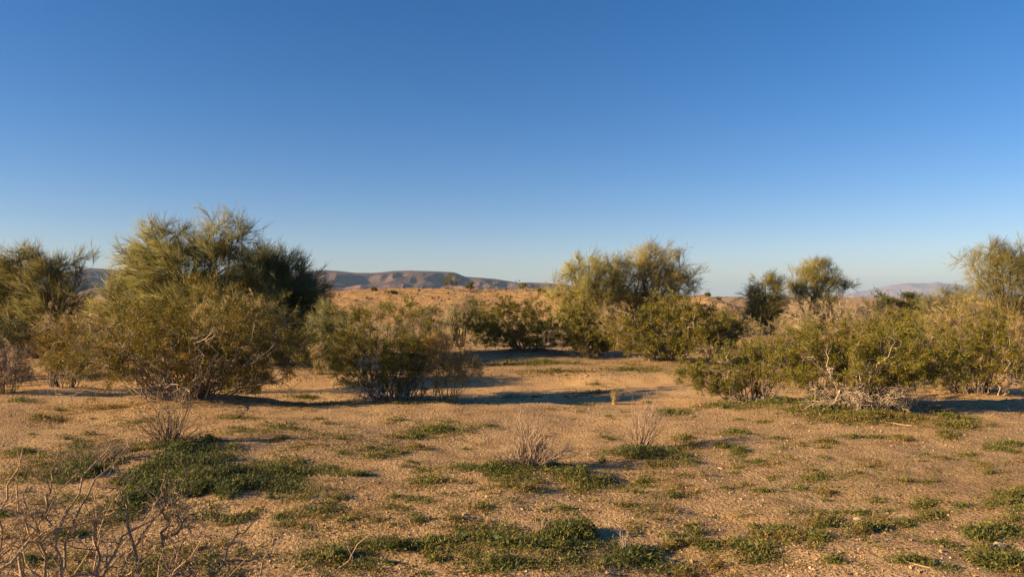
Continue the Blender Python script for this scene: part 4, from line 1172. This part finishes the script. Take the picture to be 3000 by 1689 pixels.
def build_litter():
    rng = np.random.default_rng(870)
    X = []; Y = []
    for px, d, r, h in MOUND[:8] + MOUND[8:12] + [(975, 16.5, 1.0, 0), (690, 14, 1.5, 0), (2440, 19.5, 1.6, 0), (2400, 14.5, 0.8, 0), (2800, 21, 1.5, 0), (1800, 23, 1.0, 0), (800, 18.5, 2.0, 0), (600, 17, 2.2, 0)]:
        n = int(900 * r)
        X.append((px - 1500.0) / F * d + rng.normal(0, 0.62 * r, n)); Y.append(d + rng.normal(0, 0.5 * r, n))
    for i in range(70):
        cx = rng.uniform(-9, 9); cy = rng.uniform(10.6, 16); n = int(rng.uniform(15, 70))
        X.append(cx + rng.normal(0, 0.45, n)); Y.append(cy + rng.normal(0, 0.07, n))
    x = np.concatenate(X); y = np.concatenate(Y); n = len(x)
    th = rng.random(n) * 6.28
    L = rng.uniform(0.015, 0.07, n) * np.maximum(1, y / 12.0); wd = rng.uniform(0.003, 0.008, n) * np.maximum(1, y / 10.0)
    z = ground_z(x, y) + 0.006
    a = np.stack([np.cos(th), np.sin(th), rng.normal(0, 0.25, n)], -1); b = np.stack([-np.sin(th), np.cos(th), rng.normal(0, 0.4, n)], -1)
    p = np.stack([x, y, z], -1)
    V = np.stack([p, p + a * (L * 0.5)[:, None] + b * wd[:, None], p + a * L[:, None], p + a * (L * 0.5)[:, None] - b * wd[:, None]], 1)
    A = Acc(); A.quads(V, pal(rng, n, [(0.16, 0.11, 0.06), (0.25, 0.18, 0.10), (0.11, 0.08, 0.05), (0.36, 0.28, 0.17)]))
    tag(A.build("leaf_litter", M_DRY, None, smooth=False), "brown leaf and twig litter under the bushes", "litter", kind="stuff")
build_litter()

STICKS = [((2640, 1668), (2730, 1690), 0.006, "pale stick lying at the bottom right, below the yellow stone"),
          ((2053, 1567), (2090, 1572), 0.004, "short thin stick left of the dark brown stone"),
          ((940, 1610), (985, 1640), 0.005, "bent pale stick in the bottom left weeds"),
          ((1600, 1392), (1625, 1405), 0.006, "straight broken stick at the foot of the largest dead clump"),
          ((2440, 1205), (2505, 1243), 0.013, "curved pale root-like bough on the grass under sprawling creosote"),
          ((2560, 1240), (2670, 1252), 0.011, "long pale bough on the ground in front of sprawling creosote")]
def build_sticks():
    rng = np.random.default_rng(850)
    for (a, b, r, lab) in STICKS:
        x0, d0 = pix_ground(*a); x1, d1 = pix_ground(*b)
        K = 9
        t = np.linspace(0, 1, K)
        x = x0 + (x1 - x0) * t; y = d0 + (d1 - d0) * t
        L = math.hypot(x1 - x0, d1 - d0)
        y = y + L * 0.10 * np.sin(t * 5 + rng.uniform(0, 6)); x = x + L * 0.05 * np.sin(t * 7 + rng.uniform(0, 6))
        z = ground_z(x, y) + r * 0.9
        P = np.stack([x, y, z], -1); o0 = P[0].copy(); P = (P - o0)[None]
        R = (r * np.linspace(1, 0.55, K))[None]
        A = Acc(); A.tubes(P, R, np.array([(0.36, 0.28, 0.18)]), 6)
        o = A.build("fallen_stick", M_BARK, None)
        o.location = o0
        tag(o, lab, "stick", "sticks on the ground")
build_sticks()

# rubble on the gravel rise
def build_rubble():
    rng = np.random.default_rng(880)
    hill = bpy.data.objects["hill"].data
    co = np.empty(len(hill.vertices) * 3, dtype=np.float32); hill.vertices.foreach_get("co", co); co = co.reshape(-1, 3)
    co = co[(co[:, 1] < 80) & (co[:, 2] > 0.05)]
    n = 6500
    p = co[rng.integers(0, len(co), n)] + np.stack([rng.uniform(-0.25, 0.25, n), rng.uniform(-0.3, 0.3, n), np.zeros(n)], -1)
    s = np.minimum(0.045 * np.exp(rng.normal(0, 0.55, n)), 0.2)
    base = np.array([(1, 0, 0), (-0.5, 0.87, 0), (-0.5, -0.87, 0), (0.2, 0.3, 0.9), (0, 0, -0.8)])
    V = base[None] * (1 + 0.35 * rng.standard_normal((n, 5, 3))) * s[:, None, None] + (p + np.array([0, 0, 0.02]))[:, None]
    f = np.array([(0, 1, 3), (1, 2, 3), (2, 0, 3), (1, 0, 4), (2, 1, 4), (0, 2, 4)])
    c = pal(rng, n, [(0.40, 0.27, 0.13), (0.30, 0.20, 0.10), (0.47, 0.33, 0.17)], 0.15)
    o = mesh_np("rubble", V.reshape(-1, 3), [(f[None] + (np.arange(n) * 5)[:, None, None]).reshape(-1, 3)], M_STONE, None, np.repeat(c, 5, 0), smooth=False)
    tag(o, "broken tan rubble scattered over the gravel rise", "rubble", kind="stuff")
build_rubble()

# ------------------------------------------------------------------ haze
def build_haze():
    m, n = new_mat("haze_air")
    out = N(n, "ShaderNodeOutputMaterial")
    v = N(n, "ShaderNodeVolumePrincipled")
    v.inputs['Color'].default_value = (0.42, 0.66, 1.0, 1)
    v.inputs['Density'].default_value = 5.0e-5
    v.inputs['Anisotropy'].default_value = 0.0
    n.links.new(v.outputs[0], out.inputs['Volume'])
    h = 27500.0
    V = np.array([(sx * h, sy * h, z) for z in (-8.0, 460.0) for sx, sy in ((-1, -1), (1, -1), (1, 1), (-1, 1))])
    q = np.array([(3, 2, 1, 0), (4, 5, 6, 7), (0, 1, 5, 4), (1, 2, 6, 5), (2, 3, 7, 6), (3, 0, 4, 7)])
    o = mesh_np("haze", V, [q], m, None, smooth=False)
    tag(o, "thin blue haze in the air over the desert", "haze", kind="stuff")
build_haze()
